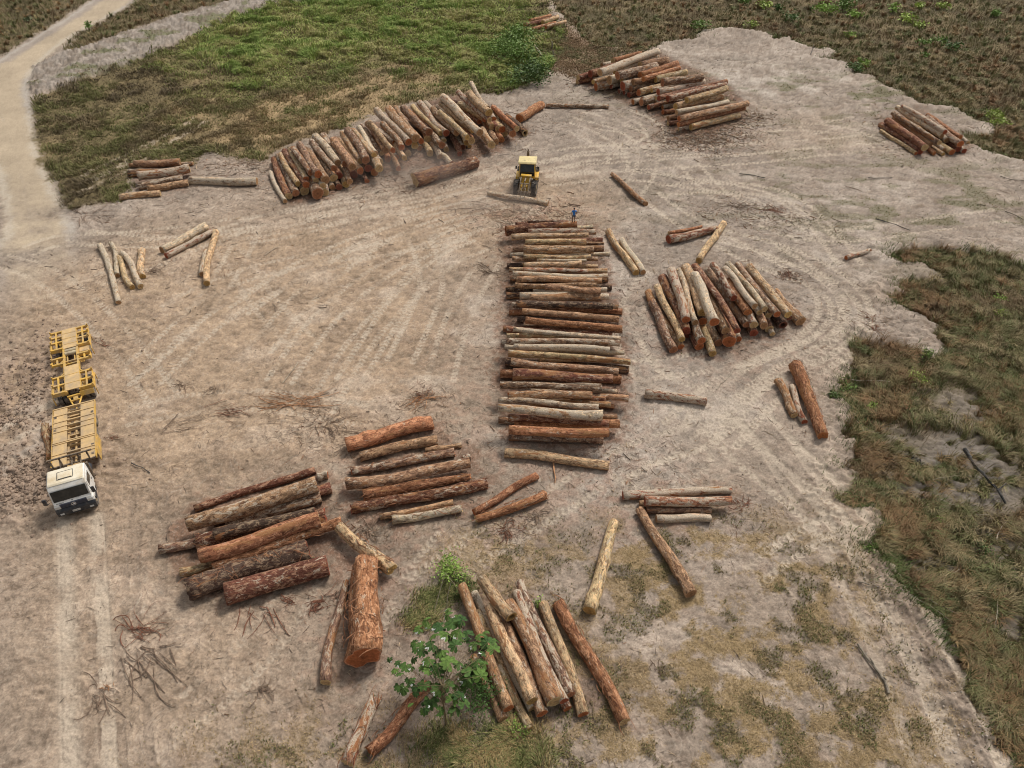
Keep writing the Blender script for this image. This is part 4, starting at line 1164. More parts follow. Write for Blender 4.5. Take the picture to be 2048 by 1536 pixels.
def build_truck():
    head = R(-90 + 24.0)
    t = empty('truck', (-26.62, 27.88, 0), (0, 0, head))
    tag(t, 'white-cab timber truck with flat dusty yellow crossbarred bed', 'truck')
    W = 1.04
    # chassis and bed (x backwards is negative)
    m = MB()
    for s in (-1, 1): m.box((-5.0, s * .42, .82), (8.6, .12, .24))
    for x in (-1.0, -2.6, -3.6, -4.6, -5.6, -6.6, -7.6, -8.6, -9.2): m.box((x, 0, .82), (.12, .72, .16))
    m.cyl((-7.6, 0, .75), (-3.0, 0, .8), .07); m.box((-3.4, .05, .72), (.9, .5, .4), bev=.04)
    for x in (-6.9, -8.15): m.cyl((x, -1.0, .5), (x, 1.0, .5), .09); m.box((x, 0, .52), (.4, .4, .36), bev=.08)
    m.build('chassis', M_DECK, t)
    X0, X1, BW, BZ = -3.55, -9.35, 1.26, 1.18
    bed = MB()
    for s in (-1, 1): bed.box(((X0 + X1) / 2, s * (BW - .42), BZ), (X0 - X1, .84, .06))
    bed.build('bed_panel', M_DECK, t)
    for x in (-9.27, -8.55, -7.85, -7.35, -6.85, -5.78, -5.62, -4.62, -4.30):
        b = MB(); b.box((x, 0, BZ + .055), (.085, 2 * BW + .04, .05)); b.box((x, 0, BZ - .09), (.05, 2 * BW, .12))
        b.box((x - .05, 0, BZ + .045), (.025, 2 * BW, .02)); b.build('crossbar', M_DECK, t)
    b = MB()
    for s in (-1, 1): b.box(((X0 + X1) / 2, s * (BW + .045), BZ - .06), (X0 - X1, .04, .22)); 
    b.build('side_rail', M_YEL, t)
    for x, s in ((-8.1, 1), (-8.4, -1), (-7.1, -1), (-4.75, 1), (-3.9, 1)):
        b = MB(); b.box((x, s * (BW - .12), BZ + .04), (.20, .16, .012)); b.build('stake_pocket', M_STEEL, t)
    b = MB(); b.prism([(-4.0, .35), (-5.9, .35), (-5.9, .95), (-5.4, 1.1), (-4.3, 1.1), (-4.0, .9)], BW + .07, BW + .12); b.build('side_guard', M_YEL, t)
    b = MB(); b.prism([(-4.0, .35), (-5.9, .35), (-5.9, .95), (-5.4, 1.1), (-4.3, 1.1), (-4.0, .9)], -BW - .12, -BW - .07); b.build('side_guard', M_YEL, t)
    # headboard behind the cab: dark posts and rails
    b = MB()
    for z in (1.25, 1.95): b.box((-3.42, 0, z), (.09, 2 * BW + .05, .09))
    for y in (-1.15, -.6, 0, .45, .98): b.box((-3.42, y, 1.6), (.09, .09, .72)); 
    for y in (-.62, .05, .55): b.box((-3.0, y, 1.55), (.95, .07, .07), (0, R(18), 0))
    b.build('headboard', M_STEEL, t)
    b = MB(); b.box((-2.85, -.72, .98), (.9, .6, .5), bev=.05); b.build('battery_box', M_STEEL, t)
    b = MB(); b.cyl((-2.4, .78, 1.0), (-3.1, .78, 1.0), .22); b.build('air_cleaner', M_BLACK, t, True)
    b = MB(); b.tube([(-2.15, 1.0, .6), (-2.3, 1.02, 1.3), (-2.3, 1.02, 2.0)], .07, 10); b.build('exhaust_pipe', M_STEEL, t, True)
    b = MB(); b.tube([(-1.9, .3, 1.2), (-2.3, .45, 1.0), (-2.8, .3, 1.15), (-3.2, .4, 1.1)], .03); b.tube([(-1.9, .5, 1.1), (-2.4, .6, .9), (-2.9, .55, 1.2)], .025); b.build('air_hose', M_BLACK, t, True)
    # cab: a shell with sloping screen
    cab = MB(); cab.prism([(.0, .95), (.02, 1.32), (-.10, 1.42), (-.34, 2.20), (-.52, 2.42), (-1.80, 2.46), (-1.92, 2.36), (-1.95, .78), (-.05, .78)], -W, W, .05)
    cb = cab.build('cab', M_WHITE, t, True)
    b = MB(); b.prism([(-.50, 2.44), (-.62, 2.515), (-1.75, 2.53), (-1.83, 2.47)], -W + .07, W - .07, .02); rf = b.build('roof', M_ROOF, cb, True)
    b = MB(); b.box((-1.15, 0, 2.545), (.55, .72, .03), bev=.012); b.build('roof_hatch', M_ROOF, rf, True)
    b = MB(); b.box((-.83, 0, 2.537), (.03, .86, .02)); b.box((-1.46, 0, 2.537), (.03, .86, .02)); b.box((-1.15, -.44, 2.537), (.6, .02, .02)); b.box((-1.15, .44, 2.537), (.6, .02, .02)); b.build('hatch_seal', M_BLACK, rf)
    n_ = Vector((.78, 0, .24)).normalized(); a = math.atan2(.24, .78)
    b = MB(); b.box((-.215 + .035 * n_.x, 0, 1.815 + .035 * n_.z), (.02, 2 * W - .16, .72), (0, -a, 0), bev=.008); ws = b.build('windscreen', M_GLASS, cb)
    b = MB(); b.box((-.155, -.2, 1.60), (.012, .30, .16), (.2, -a, 0)); b.box((-.155, .42, 1.62), (.012, .34, .14), (-.15, -a, 0)); b.box((-.15, .04, 1.56), (.012, .10, .05), (.1, -a, 0)); b.build('sun_bleached_papers', M_PAPER, cb)
    b = MB()
    for y in (-.45, .35): b.tube([(-.06, y, 1.47), (-.14, y + .3, 1.66)], .012)
    b.build('wiper', M_BLACK, cb)
    # badge words on the bonnet are the maker's: kept as a fine unreadable script line in the photo
    b = MB()
    for k in range(9): b.box((.012 - .03, -.86 + k * .045, 1.375), (.012, .030, .028 if k % 3 else .040), (0, -.6, 0))
    b.build('badge_script', M_BLACK, cb)
    for s in (-1, 1):
        d = MB(); d.box((-1.02, s * (W + .012), 1.45), (1.15, .03, 1.45), bev=.012); dr = d.build('door', M_WHITE, cb, True)
        d = MB(); d.box((-1.02, s * (W + .032), 1.88), (.86, .012, .50), bev=.004); d.build('window', M_GLASS, dr)
        d = MB(); d.box((-1.42, s * (W + .045), 1.42), (.16, .03, .04)); d.build('handle', M_BLACK, dr)
        d = MB(); d.box((-.95, s * (W - .02), .62), (.95, .12, .28), bev=.03); d.build('step', M_BLACK, t)
        d = MB(); d.prism([(.02, .95), (-.10, 1.15), (-.95, 1.15), (-1.08, .85), (-.98, .60), (-.90, .86), (-.80, .98), (-.30, .98), (-.15, .80)], s * (W - .02), s * (W + .06)); d.build('mudguard', M_WHITE if s > 0 else M_WHITE, t, True)
        d = MB(); d.tube([(-.25, s * W, 2.15), (.10, s * (W + .22), 2.05), (.10, s * (W + .26), 1.65), (-.18, s * W, 1.55)], .016); mr = d.build('mirror_arm', M_BLACK, t, True)
        d = MB(); d.box((.08, s * (W + .28), 1.86), (.09, .20, .46), (0, 0, s * .15), bev=.03); d.build('mirror', M_BLACK, mr, True)
        d = MB(); d.prism([(.05, .98), (.07, 1.22), (-.08, 1.30), (-.16, 1.24), (-.14, .98)], s * (W - .30), s * (W + .015), .012); d.build('headlight', M_LAMP, t, True)
    g = MB(); g.prism([(.03, .98), (.055, 1.30), (.01, 1.33), (-.04, .98)], -W + .30, W - .30)
    for z in (1.06, 1.14, 1.22): g.box((.06, 0, z), (.03, 1.40, .035))
    gr = g.build('grille', M_GRILLE, t)
    e = MB(); r = .125; pr = None
    for k in range(24):
        a0, a1 = 2 * math.pi * k / 24, 2 * math.pi * (k + 1) / 24; e.cyl((.088, r * math.cos(a0), 1.16 + r * math.sin(a0)), (.088, r * math.cos(a1), 1.16 + r * math.sin(a1)), .014, seg=6)
    for k in range(3):
        a0 = math.pi / 2 + k * 2 * math.pi / 3; e.cyl((.088, 0, 1.16), (.088, r * math.cos(a0), 1.16 + r * math.sin(a0)), .022, .006, seg=6)
    e.build('star_emblem', M_CHROME, gr)
    e = MB(); e.cyl((-.03, 0, 1.41), (-.005, 0, 1.42), .03, seg=10); e.build('small_badge', M_BLACK, cb)
    bu = MB(); bu.prism([(.13, .42), (.15, .80), (.06, .975), (-.12, .975), (-.14, .42)], -W - .06, W + .06, .035); bp_ = bu.build('bumper', M_BLACK, t, True)
    for s in (-1, 1):
        e = MB(); e.box((.150, s * .82, .60), (.02, .22, .12), bev=.005); e.build('fog_lamp', M_LAMP, bp_)
    e = MB(); e.box((.158, -.02, .66), (.014, .44, .15)); pl = e.build('number_plate', M_PLATE, bp_)
    rm = Matrix.Rotation(R(90), 4, 'Z') @ Matrix.Rotation(R(90), 4, 'X')
    glyphs(pl, 'AUM 6111', (.166, -.02, .655), .115, rm, M_INK)
    b = MB(); b.box((-1.9, 0, 1.0), (.12, 1.9, .25)); b.build('cab_mount', M_STEEL, t)
    for s in (-1, 1):
        wheel(t, -.62, s * (W - .14), .50, .28, side=s)
        for x in (-6.9, -8.15): wheel(t, x, s * (W - .02), .50, .26, side=s); wheel(t, x, s * (W - .34), .50, .26, side=s)
    return t
def build_trailer():
    head = R(-90 + 26.5)
    c = Vector((-31.10, 37.85, 0)); t = empty('trailer', c, (0, 0, head))
    tag(t, 'yellow skeletal timber trailer with open side frames behind the truck', 'trailer')
    L, HW, Z = 7.95, 1.30, 1.20
    m = MB()
    for s in (-1, 1): m.box((-L / 2, s * .46, Z - .06), (L, .15, .22))
    m.build('main_beam', M_YEL, t)
    for x0, x1 in ((-.15, -3.05), (-5.35, -7.95)):
        b = MB(); b.box(((x0 + x1) / 2, 0, Z + .06), (x0 - x1, .96, .035))
        b.build('deck_plate', M_DECK, t)
    for x in (-.95, -1.95, -5.9, -6.65, -7.35):
        b = MB(); b.box((x, 0, Z + .085), (.035, 1.0, .02)); b.build('plate_seam', M_YEL, t)
    xs = [-.08, -1.05, -2.0, -3.6, -4.25, -5.45, -6.45, -7.15, -7.85]
    for x, s in [(x_, s_) for x_ in xs for s_ in (-1, 1)]:
            b = MB(); b.box((x, s * (HW + .44) / 2 + s * .03, Z - .02), (.15, HW - .46, .16 if x not in (-.08, -4.25, -5.45) else .30)); b.box((x, s * HW, Z + .02), (.10, .09, .34))
            if x in (-3.6, -2.0): b.box((x - .14, s * .64, Z + .01), (.42, .07, .12), (0, 0, s * R(40)))
            b.build('outrigger', M_YEL, t)
    for s in (-1, 1):
        for xa, xb in ((-.08, -2.0), (-3.6, -4.25), (-5.45, -7.85)):
            b = MB(); b.box(((xa + xb) / 2, s * .92, Z + .02), (xa - xb, .11, .10)); b.box(((xa + xb) / 2, s * (HW + .01), Z - .10), (xa - xb, .09, .12)); b.box(((xa + xb) / 2, s * .68, Z - .32), (xa - xb - .1, .30, .03)); b.build('side_member', M_YEL, t)
    for xc in (-.85, -5.9):
        for s in (-1, 1):
            b = MB(); b.prism([(xc + .95, .42), (xc + .95, 1.0), (xc + .6, 1.12), (xc - .6, 1.12), (xc - .95, 1.0), (xc - .95, .42), (xc - .88, .42), (xc - .85, .95), (xc - .55, 1.04), (xc + .55, 1.04), (xc + .85, .95), (xc + .88, .42)], s * (HW + .06), s * (HW + .12)); b.build('mudguard', M_YEL, t)
    b = MB(); b.box((.30, .80, 1.02), (.05, .86, .36), (0, R(-20), 0)); b.build('front_board', M_YEL, t)
    b = MB(); b.box((-5.05, .88, .92), (.6, .66, .34), bev=.03); b.build('tool_box', M_DECK, t)
    for x in (-4.75, -5.12):
        b = MB(); b.cyl((x, -.38, Z - .02), (x, .38, Z - .02), .14, seg=18); b.build('air_tank', M_TANK, t, True)
    b = MB()
    for x in (-3.4, -3.75): b.box((x, 0, Z - .05), (.08, .8, .14))
    for y in (-.25, .25): b.box((-4.0, y, Z - .05), (.7, .07, .12))
    b.build('centre_frame', M_YEL, t)
    b = MB()
    for s in (-1, 1): b.tube([(.0, s * .46, .82), (1.25, s * .16, .80)], .055, 8)
    b.box((.15, 0, .9), (.12, 1.0, .14)); b.box((.62, 0, .84), (.09, .62, .10)); b.cyl((1.2, 0, .8), (1.75, 0, .8), .05); b.box((.35, 0, .78), (.35, .3, .2), bev=.03)
    b.build('drawbar', M_YEL, t)
    b = MB()
    for x in (-.55, -1.65, -5.9, -7.0): b.cyl((x, -1.0, .5), (x, 1.0, .5), .08)
    b.build('axle', M_STEEL, t)
    for s in (-1, 1):
        for x in (-.45, -1.62, -5.95, -7.05): wheel(t, x, s * 1.02, .50, .26, side=s); wheel(t, x, s * .70, .50, .26, side=s)
        b = MB(); b.box((-L - .02, s * 1.0, 1.0), (.04, .26, .12)); b.build('tail_lamp', M_RED, t)
    return t
def build_loader():
    t = empty('wheel_loader', (1.62, 71.3, 0), (0, 0, R(-95)))
    tag(t, 'yellow wheel loader with dark cab window and grapple arms', 'loader')
    b = MB(); b.prism([(-.75, .75), (-.75, 1.75), (-1.0, 2.0), (-3.0, 1.85), (-3.15, 1.6), (-3.15, .7)], -.75, .75, .06); hood = b.build('engine_hood', M_LY, t, True)
    b = MB(); b.box((-3.17, 0, 1.25), (.05, 1.1, .7)); b.build('radiator_grille', M_BLACK, hood)
    b = MB(); b.cyl((-1.7, -.06, 1.9), (-1.7, -.06, 3.15), .13); b.cyl((-1.7, -.06, 3.1), (-1.72, -.06, 3.35), .07); b.build('exhaust_stack', M_STEEL, hood, True)
    b = MB(); b.tube([(-1.7, .2, 2.0), (-1.75, .25, 3.1), (-1.7, .9, 3.25)], .018); b.build('aerial', M_BLACK, t)
    b = MB(); b.prism([(-.95, 1.15), (-.95, 2.72), (.38, 2.72), (.62, 1.85), (.62, 1.15)], -.82, .82, .05); cb = b.build('cab', M_LY, t, True)
    b = MB(); b.prism([(-1.12, 2.72), (-1.10, 2.86), (.42, 2.90), (.60, 2.78), (.58, 2.72)], -.93, .93, .03); rf = b.build('roof', M_LROOF, cb, True)
    b = MB()
    for k, x in enumerate((-.48, -.34, -.2, .06, .26)): b.box((.0 + .02 * k, x, 2.893), (.10, .06 if k % 2 else .035, .006))
    b.build('worn_roof_mark', M_STEEL, rf)
    a = math.atan2(.24, .87)
    b = MB(); b.box((.515, 0, 2.26), (.02, 1.46, .80), (0, -a, 0), bev=.006); b.build('windscreen', M_GLASS, cb)
    b = MB(); b.box((.632, 0, 1.66), (.02, 1.46, .40)); b.build('lower_screen', M_GLASS, cb)
    for s in (-1, 1):
        b = MB(); b.box((-.25, s * .835, 2.2), (.95, .02, .8), bev=.006); b.build('side_window', M_GLASS, cb)
        b = MB(); b.tube([(.3, s * .85, 2.55), (.45, s * 1.12, 2.45)], .015); ma = b.build('mirror_arm', M_BLACK, cb)
        b = MB(); b.box((.47, s * 1.14, 2.3), (.05, .18, .3)); b.build('mirror', M_BLACK, ma)
        b = MB(); b.box((-.35, s * 1.0, 1.22), (1.6, .38, .07), bev=.02); b.box((.42, s * 1.0, 1.10), (.07, .38, .30)); b.build('fender', M_LY, t, True)
        b = MB(); b.box((.3, s * .98, .82), (.4, .25, .06)); b.box((.3, s * .98, .55), (.4, .25, .06)); b.box((.12, s * .9, .7), (.05, .05, .6)); b.build('ladder', M_STEEL, t)
        b = MB(); b.tube([(.5, s * .78, 2.1), (.75, s * .95, 1.9), (.75, s * .95, 1.1)], .025); b.build('handrail', M_LROOF, t)
    b = MB(); b.box((.95, 0, .85), (.6, .6, .6), bev=.06); b.box((-.6, 0, .85), (2.5, .95, .45), bev=.04); b.build('rear_frame', M_STEEL, t)
    f = empty('front_frame_mount', (1.0, 0, 0)); f.parent = t; f.rotation_euler = (0, 0, R(-6)); f.name = 'front_frame'
    b = MB(); b.prism([(.1, .55), (.0, 1.75), (.35, 1.9), (.75, 1.35), (1.35, 1.1), (1.35, .5)], -.42, .42, .05); b.build('tower', M_LY, f, True)
    b = MB(); b.box((.35, 0, 1.86), (.42, 1.1, .16), bev=.04); b.build('tower_cap', M_LY, f, True)
    for s in (-1, 1):
        b = MB(); b.prism([(.12, 1.70), (.30, 1.92), (1.10, 1.62), (2.05, .72), (1.90, .55), (1.0, 1.30)], s * .42, s * .52, .01); b.build('lift_arm', M_GREASE, f)
        b = MB(); b.cyl((.55, s * .32, .95), (1.3, s * .34, 1.1), .07); b.cyl((1.3, s * .34, 1.1), (1.75, s * .36, .9), .04); b.build('lift_cylinder', M_LY, f, True)
        b = MB(); b.box((2.0, s * .5, .30), (1.1, .10, .10), (0, R(6), 0)); b.box((1.75, s * .5, .55), (.14, .12, .6)); b.build('fork_tine', M_GREASE, f)
    b = MB(); b.box((1.78, 0, .75), (.14, 1.3, .10)); b.box((1.78, 0, .45), (.12, 1.3, .10)); b.box((1.30, 0, 1.40), (.10, 1.0, .10)); b.build('fork_frame', M_GREASE, f)
    b = MB(); b.cyl((.6, 0, 1.7), (1.25, 0, 1.65), .08); b.cyl((1.25, 0, 1.65), (1.75, 0, 1.15), .05); b.box((1.55, .12, 1.2), (.6, .06, .16), (0, R(38), 0)); b.box((1.55, -.12, 1.2), (.6, .06, .16), (0, R(38), 0)); b.build('grapple_linkage', M_GREASE, f)
    b = MB(); b.tube([(1.7, .2, 1.1), (2.15, .2, 1.0), (2.5, .2, .55), (2.45, .2, .3)], .05, 6, .03); b.tube([(1.7, -.2, 1.1), (2.15, -.2, 1.0), (2.5, -.2, .55), (2.45, -.2, .3)], .05, 6, .03); b.build('grapple_claw', M_GREASE, f)
    for s in (-1, 1):
        wheel(t, -1.35, s * .92, .72, .46, lugs=18, side=s)
        wheel(f, .75, s * .94, .72, .50, lugs=18, side=s)
        b = MB(); b.box((.35, s * .62, 1.5), (.1, .16, .14), bev=.03); b.build('work_lamp', M_LAMP, f)
    return t
build_truck(); build_trailer(); build_loader()

# ---------------------------------------------------------------- person
M_SKIN = simple('skin', (.16, .080, .050), .6, var=.1, scale=20)
M_SHIRT = simple('blue_shirt', (.035, .19, .56), .85, var=.25, scale=6, bump=.3)
M_SHORT = simple('grey_shorts', (.09, .10, .13), .9, var=.2, scale=8)
M_HAIR = simple('dark_hair', (.012, .010, .009), .9, var=.2, scale=30)
M_BOOT = simple('brown_boots', (.07, .045, .03), .8, var=.2, scale=20)
def skin(name, verts, edges, radii, mat, parent, root=0, sub=2):
    me = bpy.data.meshes.new(name); me.from_pydata(verts, edges, []); me.update()
    o = link(name, me, mat, parent); me.materials.append(mat) if not len(me.materials) else None
    m = o.modifiers.new('skin', 'SKIN'); m.use_smooth_shade = True
    sv = me.skin_vertices[0].data
    for i, r_ in enumerate(radii): sv[i].radius = r_ if isinstance(r_, tuple) else (r_, r_); sv[i].use_root = (i == root)
    s = o.modifiers.new('sub', 'SUBSURF'); s.levels = sub; s.render_levels = sub
    return o
def build_person():
    # he stands on the right end of the big hollow log at the far end of the central pile
    z = 1.0
    p = G(1147, 444.5, PZ); e = empty('person', (p.x, p.y, PZ), (0, 0, R(8)))
    tag(e, 'person in a bright blue shirt standing on the far end of central pile', 'person')
    H = {}
    V = []; E = []; Rr = []
    def v(name, co, r, par=None):
        H[name] = len(V); V.append(co); Rr.append(r)
        if par: E.append((H[par], H[name]))
    e.scale = (.86, .86, .86)
    # faces +Y (away from the photograph, towards the loader)
    v('pelvis', (0, 0, .92), (.15, .11)); v('waist', (0, .0, 1.06), (.125, .095), 'pelvis'); v('chest', (0, .01, 1.28), (.155, .11), 'waist'); v('neck0', (0, .0, 1.42), (.07, .065), 'chest')
    v('neck', (0, .01, 1.49), .05, 'neck0'); v('jaw', (0, .035, 1.555), (.062, .07), 'neck'); v('head', (0, .02, 1.64), (.075, .092), 'jaw'); v('crown', (0, .01, 1.715), (.055, .07), 'head')
    for s, n in ((-1, 'l'), (1, 'r')):
        v('hip' + n, (s * .10, 0, .86), .095, 'pelvis'); v('knee' + n, (s * .12, .03 if s > 0 else .0, .48), .060, 'hip' + n); v('calf' + n, (s * .12, .0, .34), .056, 'knee' + n); v('ank' + n, (s * .12, -.01, .09), .036, 'calf' + n)
        v('toe' + n, (s * .14, .14, .035), .032, 'ank' + n)
        v('sh' + n, (s * .185, 0, 1.385), .058, 'neck0')
    v('elr', (.33, -.07, 1.16), .040, 'shr'); v('wrr', (.20, .06, 1.02), .027, 'elr'); v('pmr', (.15, .10, 1.0), (.034, .016), 'wrr')
    v('ell', (-.25, -.02, 1.12), .040, 'shl'); v('wrl', (-.27, .06, .88), .026, 'ell'); v('pml', (-.27, .085, .80), (.016, .036), 'wrl')
    for k in range(4):
        a = (k - 1.5) * .019
        v(f'fl{k}', (-.275, .085 + a, .755), .009, 'pml'); v(f'gl{k}', (-.265, .092 + a, .715 + abs(k - 1.3) * .010), .0075, f'fl{k}')
        v(f'fr{k}', (.10, .12, 1.0 + a), .009, 'pmr'); v(f'gr{k}', (.065, .10, .995 + a), .0075, f'fr{k}')
    v('tl', (-.262, .13, .79), .010, 'wrl'); v('tl2', (-.255, .14, .755), .008, 'tl'); v('tr', (.165, .06, .985), .010, 'wrr'); v('tr2', (.14, .045, .965), .008, 'tr')
    v('nose', (0, .125, 1.625), .013, 'head')
    sc = 1.0
    bd = skin('body', V, E, Rr, M_SKIN, e)
    # eyes, mouth and ears as small forms on the face
    m = MB()
    for s in (-1, 1): m.cyl((s * .03, .10, 1.65), (s * .03, .112, 1.65), .011, seg=8)
    m.build('eyes', M_HAIR, e)
    m = MB(); m.box((0, .105, 1.585), (.045, .012, .010)); m.build('mouth', M_BOOT, e)
    m = MB()
    for s in (-1, 1): m.cyl((s * .078, .01, 1.635), (s * .095, .005, 1.64), .022, .026, seg=10)
    m.build('ears', M_SKIN, e, True)
    m = MB(); bmesh.ops.create_icosphere(m.bm, subdivisions=3, radius=.1)
    for q in m.bm.verts: q.co = Vector((q.co.x * .90, q.co.y * 1.08 - .012, q.co.z * .80 + 1.685))
    m.build('hair', M_HAIR, e, True)
    skin('shirt', [(0, 0, .90), (0, 0, 1.06), (0, .01, 1.28), (0, 0, 1.42), (-.19, 0, 1.385), (-.235, -.01, 1.22), (.19, 0, 1.385), (.27, -.04, 1.25)], [(0, 1), (1, 2), (2, 3), (3, 4), (4, 5), (3, 6), (6, 7)], [(.175, .135), (.155, .12), (.18, .132), (.085, .08), .078, .068, .078, .068], M_SHIRT, e, 1)
    skin('shorts', [(0, 0, .94), (-.105, 0, .84), (-.12, .01, .56), (.105, 0, .84), (.125, .03, .56)], [(0, 1), (1, 2), (0, 3), (3, 4)], [(.155, .12), .115, .09, .115, .09], M_SHORT, e, 0)
    skin('boots', [(-.12, -.03, .16), (-.12, -.03, .06), (-.14, .13, .045)], [(0, 1), (1, 2)], [.052, .055, .045], M_BOOT, e, 1)
    skin('boots', [(.12, -.03, .16), (.12, -.03, .06), (.14, .13, .045)], [(0, 1), (1, 2)], [.052, .055, .045], M_BOOT, e, 1)
PZ = 1.05
for o in col.objects:
    if o.name.startswith('log') and o.get('label', '').startswith('only dark red-brown log in the lower') and 'central' in o['label']: pass
# top of the big hollow log under him
_best = None
for o in list(col.objects):
    if o.type == 'EMPTY' and o.name.split('.')[0] == 'log':
        q = G(1147, 446, 1.0)
        d = (Vector((o.location.x, o.location.y, 0)) - Vector((q.x, q.y, 0))).length
        me = [c for c in o.children if c.name.startswith('bark')]
        if d < 7 and me:
            mw = Matrix.Translation(o.location) @ o.rotation_euler.to_matrix().to_4x4() @ Matrix.Translation(me[0].location)
            n_ = len(me[0].data.vertices); co = np.empty(n_ * 3, dtype=np.float32); me[0].data.vertices.foreach_get('co', co); co = co.reshape(-1, 3)
            wv = co @ np.array(mw.to_3x3()).T + np.array(mw.translation)
            for zz in np.arange(.5, 2.2, .05):
                g = G(1147, 444.5, float(zz)); dd = np.hypot(wv[:, 0] - g.x, wv[:, 1] - g.y)
                hit = wv[dd < .22]
                if len(hit) and abs(hit[:, 2].max() - zz) < .06 and (_best is None or zz > _best): _best = float(hit[:, 2].max())
if _best: PZ = _best - .01
print('person z', PZ)
build_person()
# ================================================================ GRASS, WEEDS AND LITTER (uncountable)
PR = np.random.RandomState(21)
M_GRASS = attr_mat('grass_blades', .8, 0)
def blades(name, x, y, h, w, colr, lean, spread, mat=None, per=1):
    """curved grass blades: each a bent strip of two tapering faces"""
    n = len(x); a = PR.rand(n) * 2 * np.pi
    z = sample('z', x, y)
    la = fbm(x * .16, y * .16, 2, 6) * 14
    dx = np.cos(a) * spread + np.cos(la) * lean; dy = np.sin(a) * spread + np.sin(la) * lean
    dx = dx * h; dy = dy * h
    px_, py_ = -np.sin(a) * w / 2, np.cos(a) * w / 2
    b0 = np.stack([x - px_, y - py_, z - .03], 1); b1 = np.stack([x + px_, y + py_, z - .03], 1)
    mz = z + h * .62; m0 = np.stack([x - px_ * .8 + dx * .35, y - py_ * .8 + dy * .35, mz], 1); m1 = np.stack([x + px_ * .8 + dx * .35, y + py_ * .8 + dy * .35, mz], 1)
    tip = np.stack([x + dx, y + dy, z + h * (1 - .25 * np.hypot(dx, dy) / np.maximum(h, .01))], 1)
    V = np.stack([b0, b1, m1, m0, tip], 1).reshape(-1, 3)
    o = np.arange(n)[:, None] * 5
    F = np.concatenate([o + np.array([[0, 1, 2, 3]]), o + np.array([[3, 2, 4]])], 1).reshape(-1)
    lt = np.tile([4, 3], n)
    c = np.repeat(colr[:, None, :], 5, 1).reshape(-1, 3)
    me = np_mesh(name, V, F, lt, c, smooth=False)
    return link(name, me, mat or M_GRASS)
def pick(mask, n, power=1.0):
    """ground positions drawn in proportion to the mask, denser where the sheet is finer"""
    r0 = np.searchsorted(GD['Yr'], 9); r1 = np.searchsorted(GD['Yr'], 176)
    m = np.zeros_like(mask); m[r0:r1, 8:-8] = mask[r0:r1, 8:-8]
    p = (m.ravel() ** power).astype(np.float64); cs = np.cumsum(p); idx = np.searchsorted(cs, PR.rand(n) * cs[-1])
    idx = np.clip(idx, 0, len(p) - 1)
    nc = mask.shape[1]; r, c = idx // nc, idx % nc
    dy = GD['Yr'][r + 1] - GD['Yr'][r]; dx = (GD['t'][c + 1] - GD['t'][c]) * GD['wid'][r]
    return GD['X'].ravel()[idx] + (PR.rand(n) - .5) * dx, GD['Y'].ravel()[idx] + (PR.rand(n) - .5) * dy
def pal(n, x, y, cols, freq=.22, k=3, mixr=.35, gain=1.75):
    """palette choice by patch with some scatter"""
    cols = np.array(cols); f = np.clip((fbm(x * freq, y * freq, 3, k) - .3) / .4, 0, .999) + (PR.rand(n) - .5) * mixr * 2
    i = np.clip((f * len(cols)).astype(int), 0, len(cols) - 1)
    return cols[i] * gain * (.7 + .6 * PR.rand(n))[:, None]
BR = [(.115, .078, .046), (.135, .102, .056), (.105, .092, .044), (.100, .098, .040), (.090, .096, .036), (.15, .125, .068)]
def patchy(x, y, f, k): return fbm(x * f, y * f, 4, k)
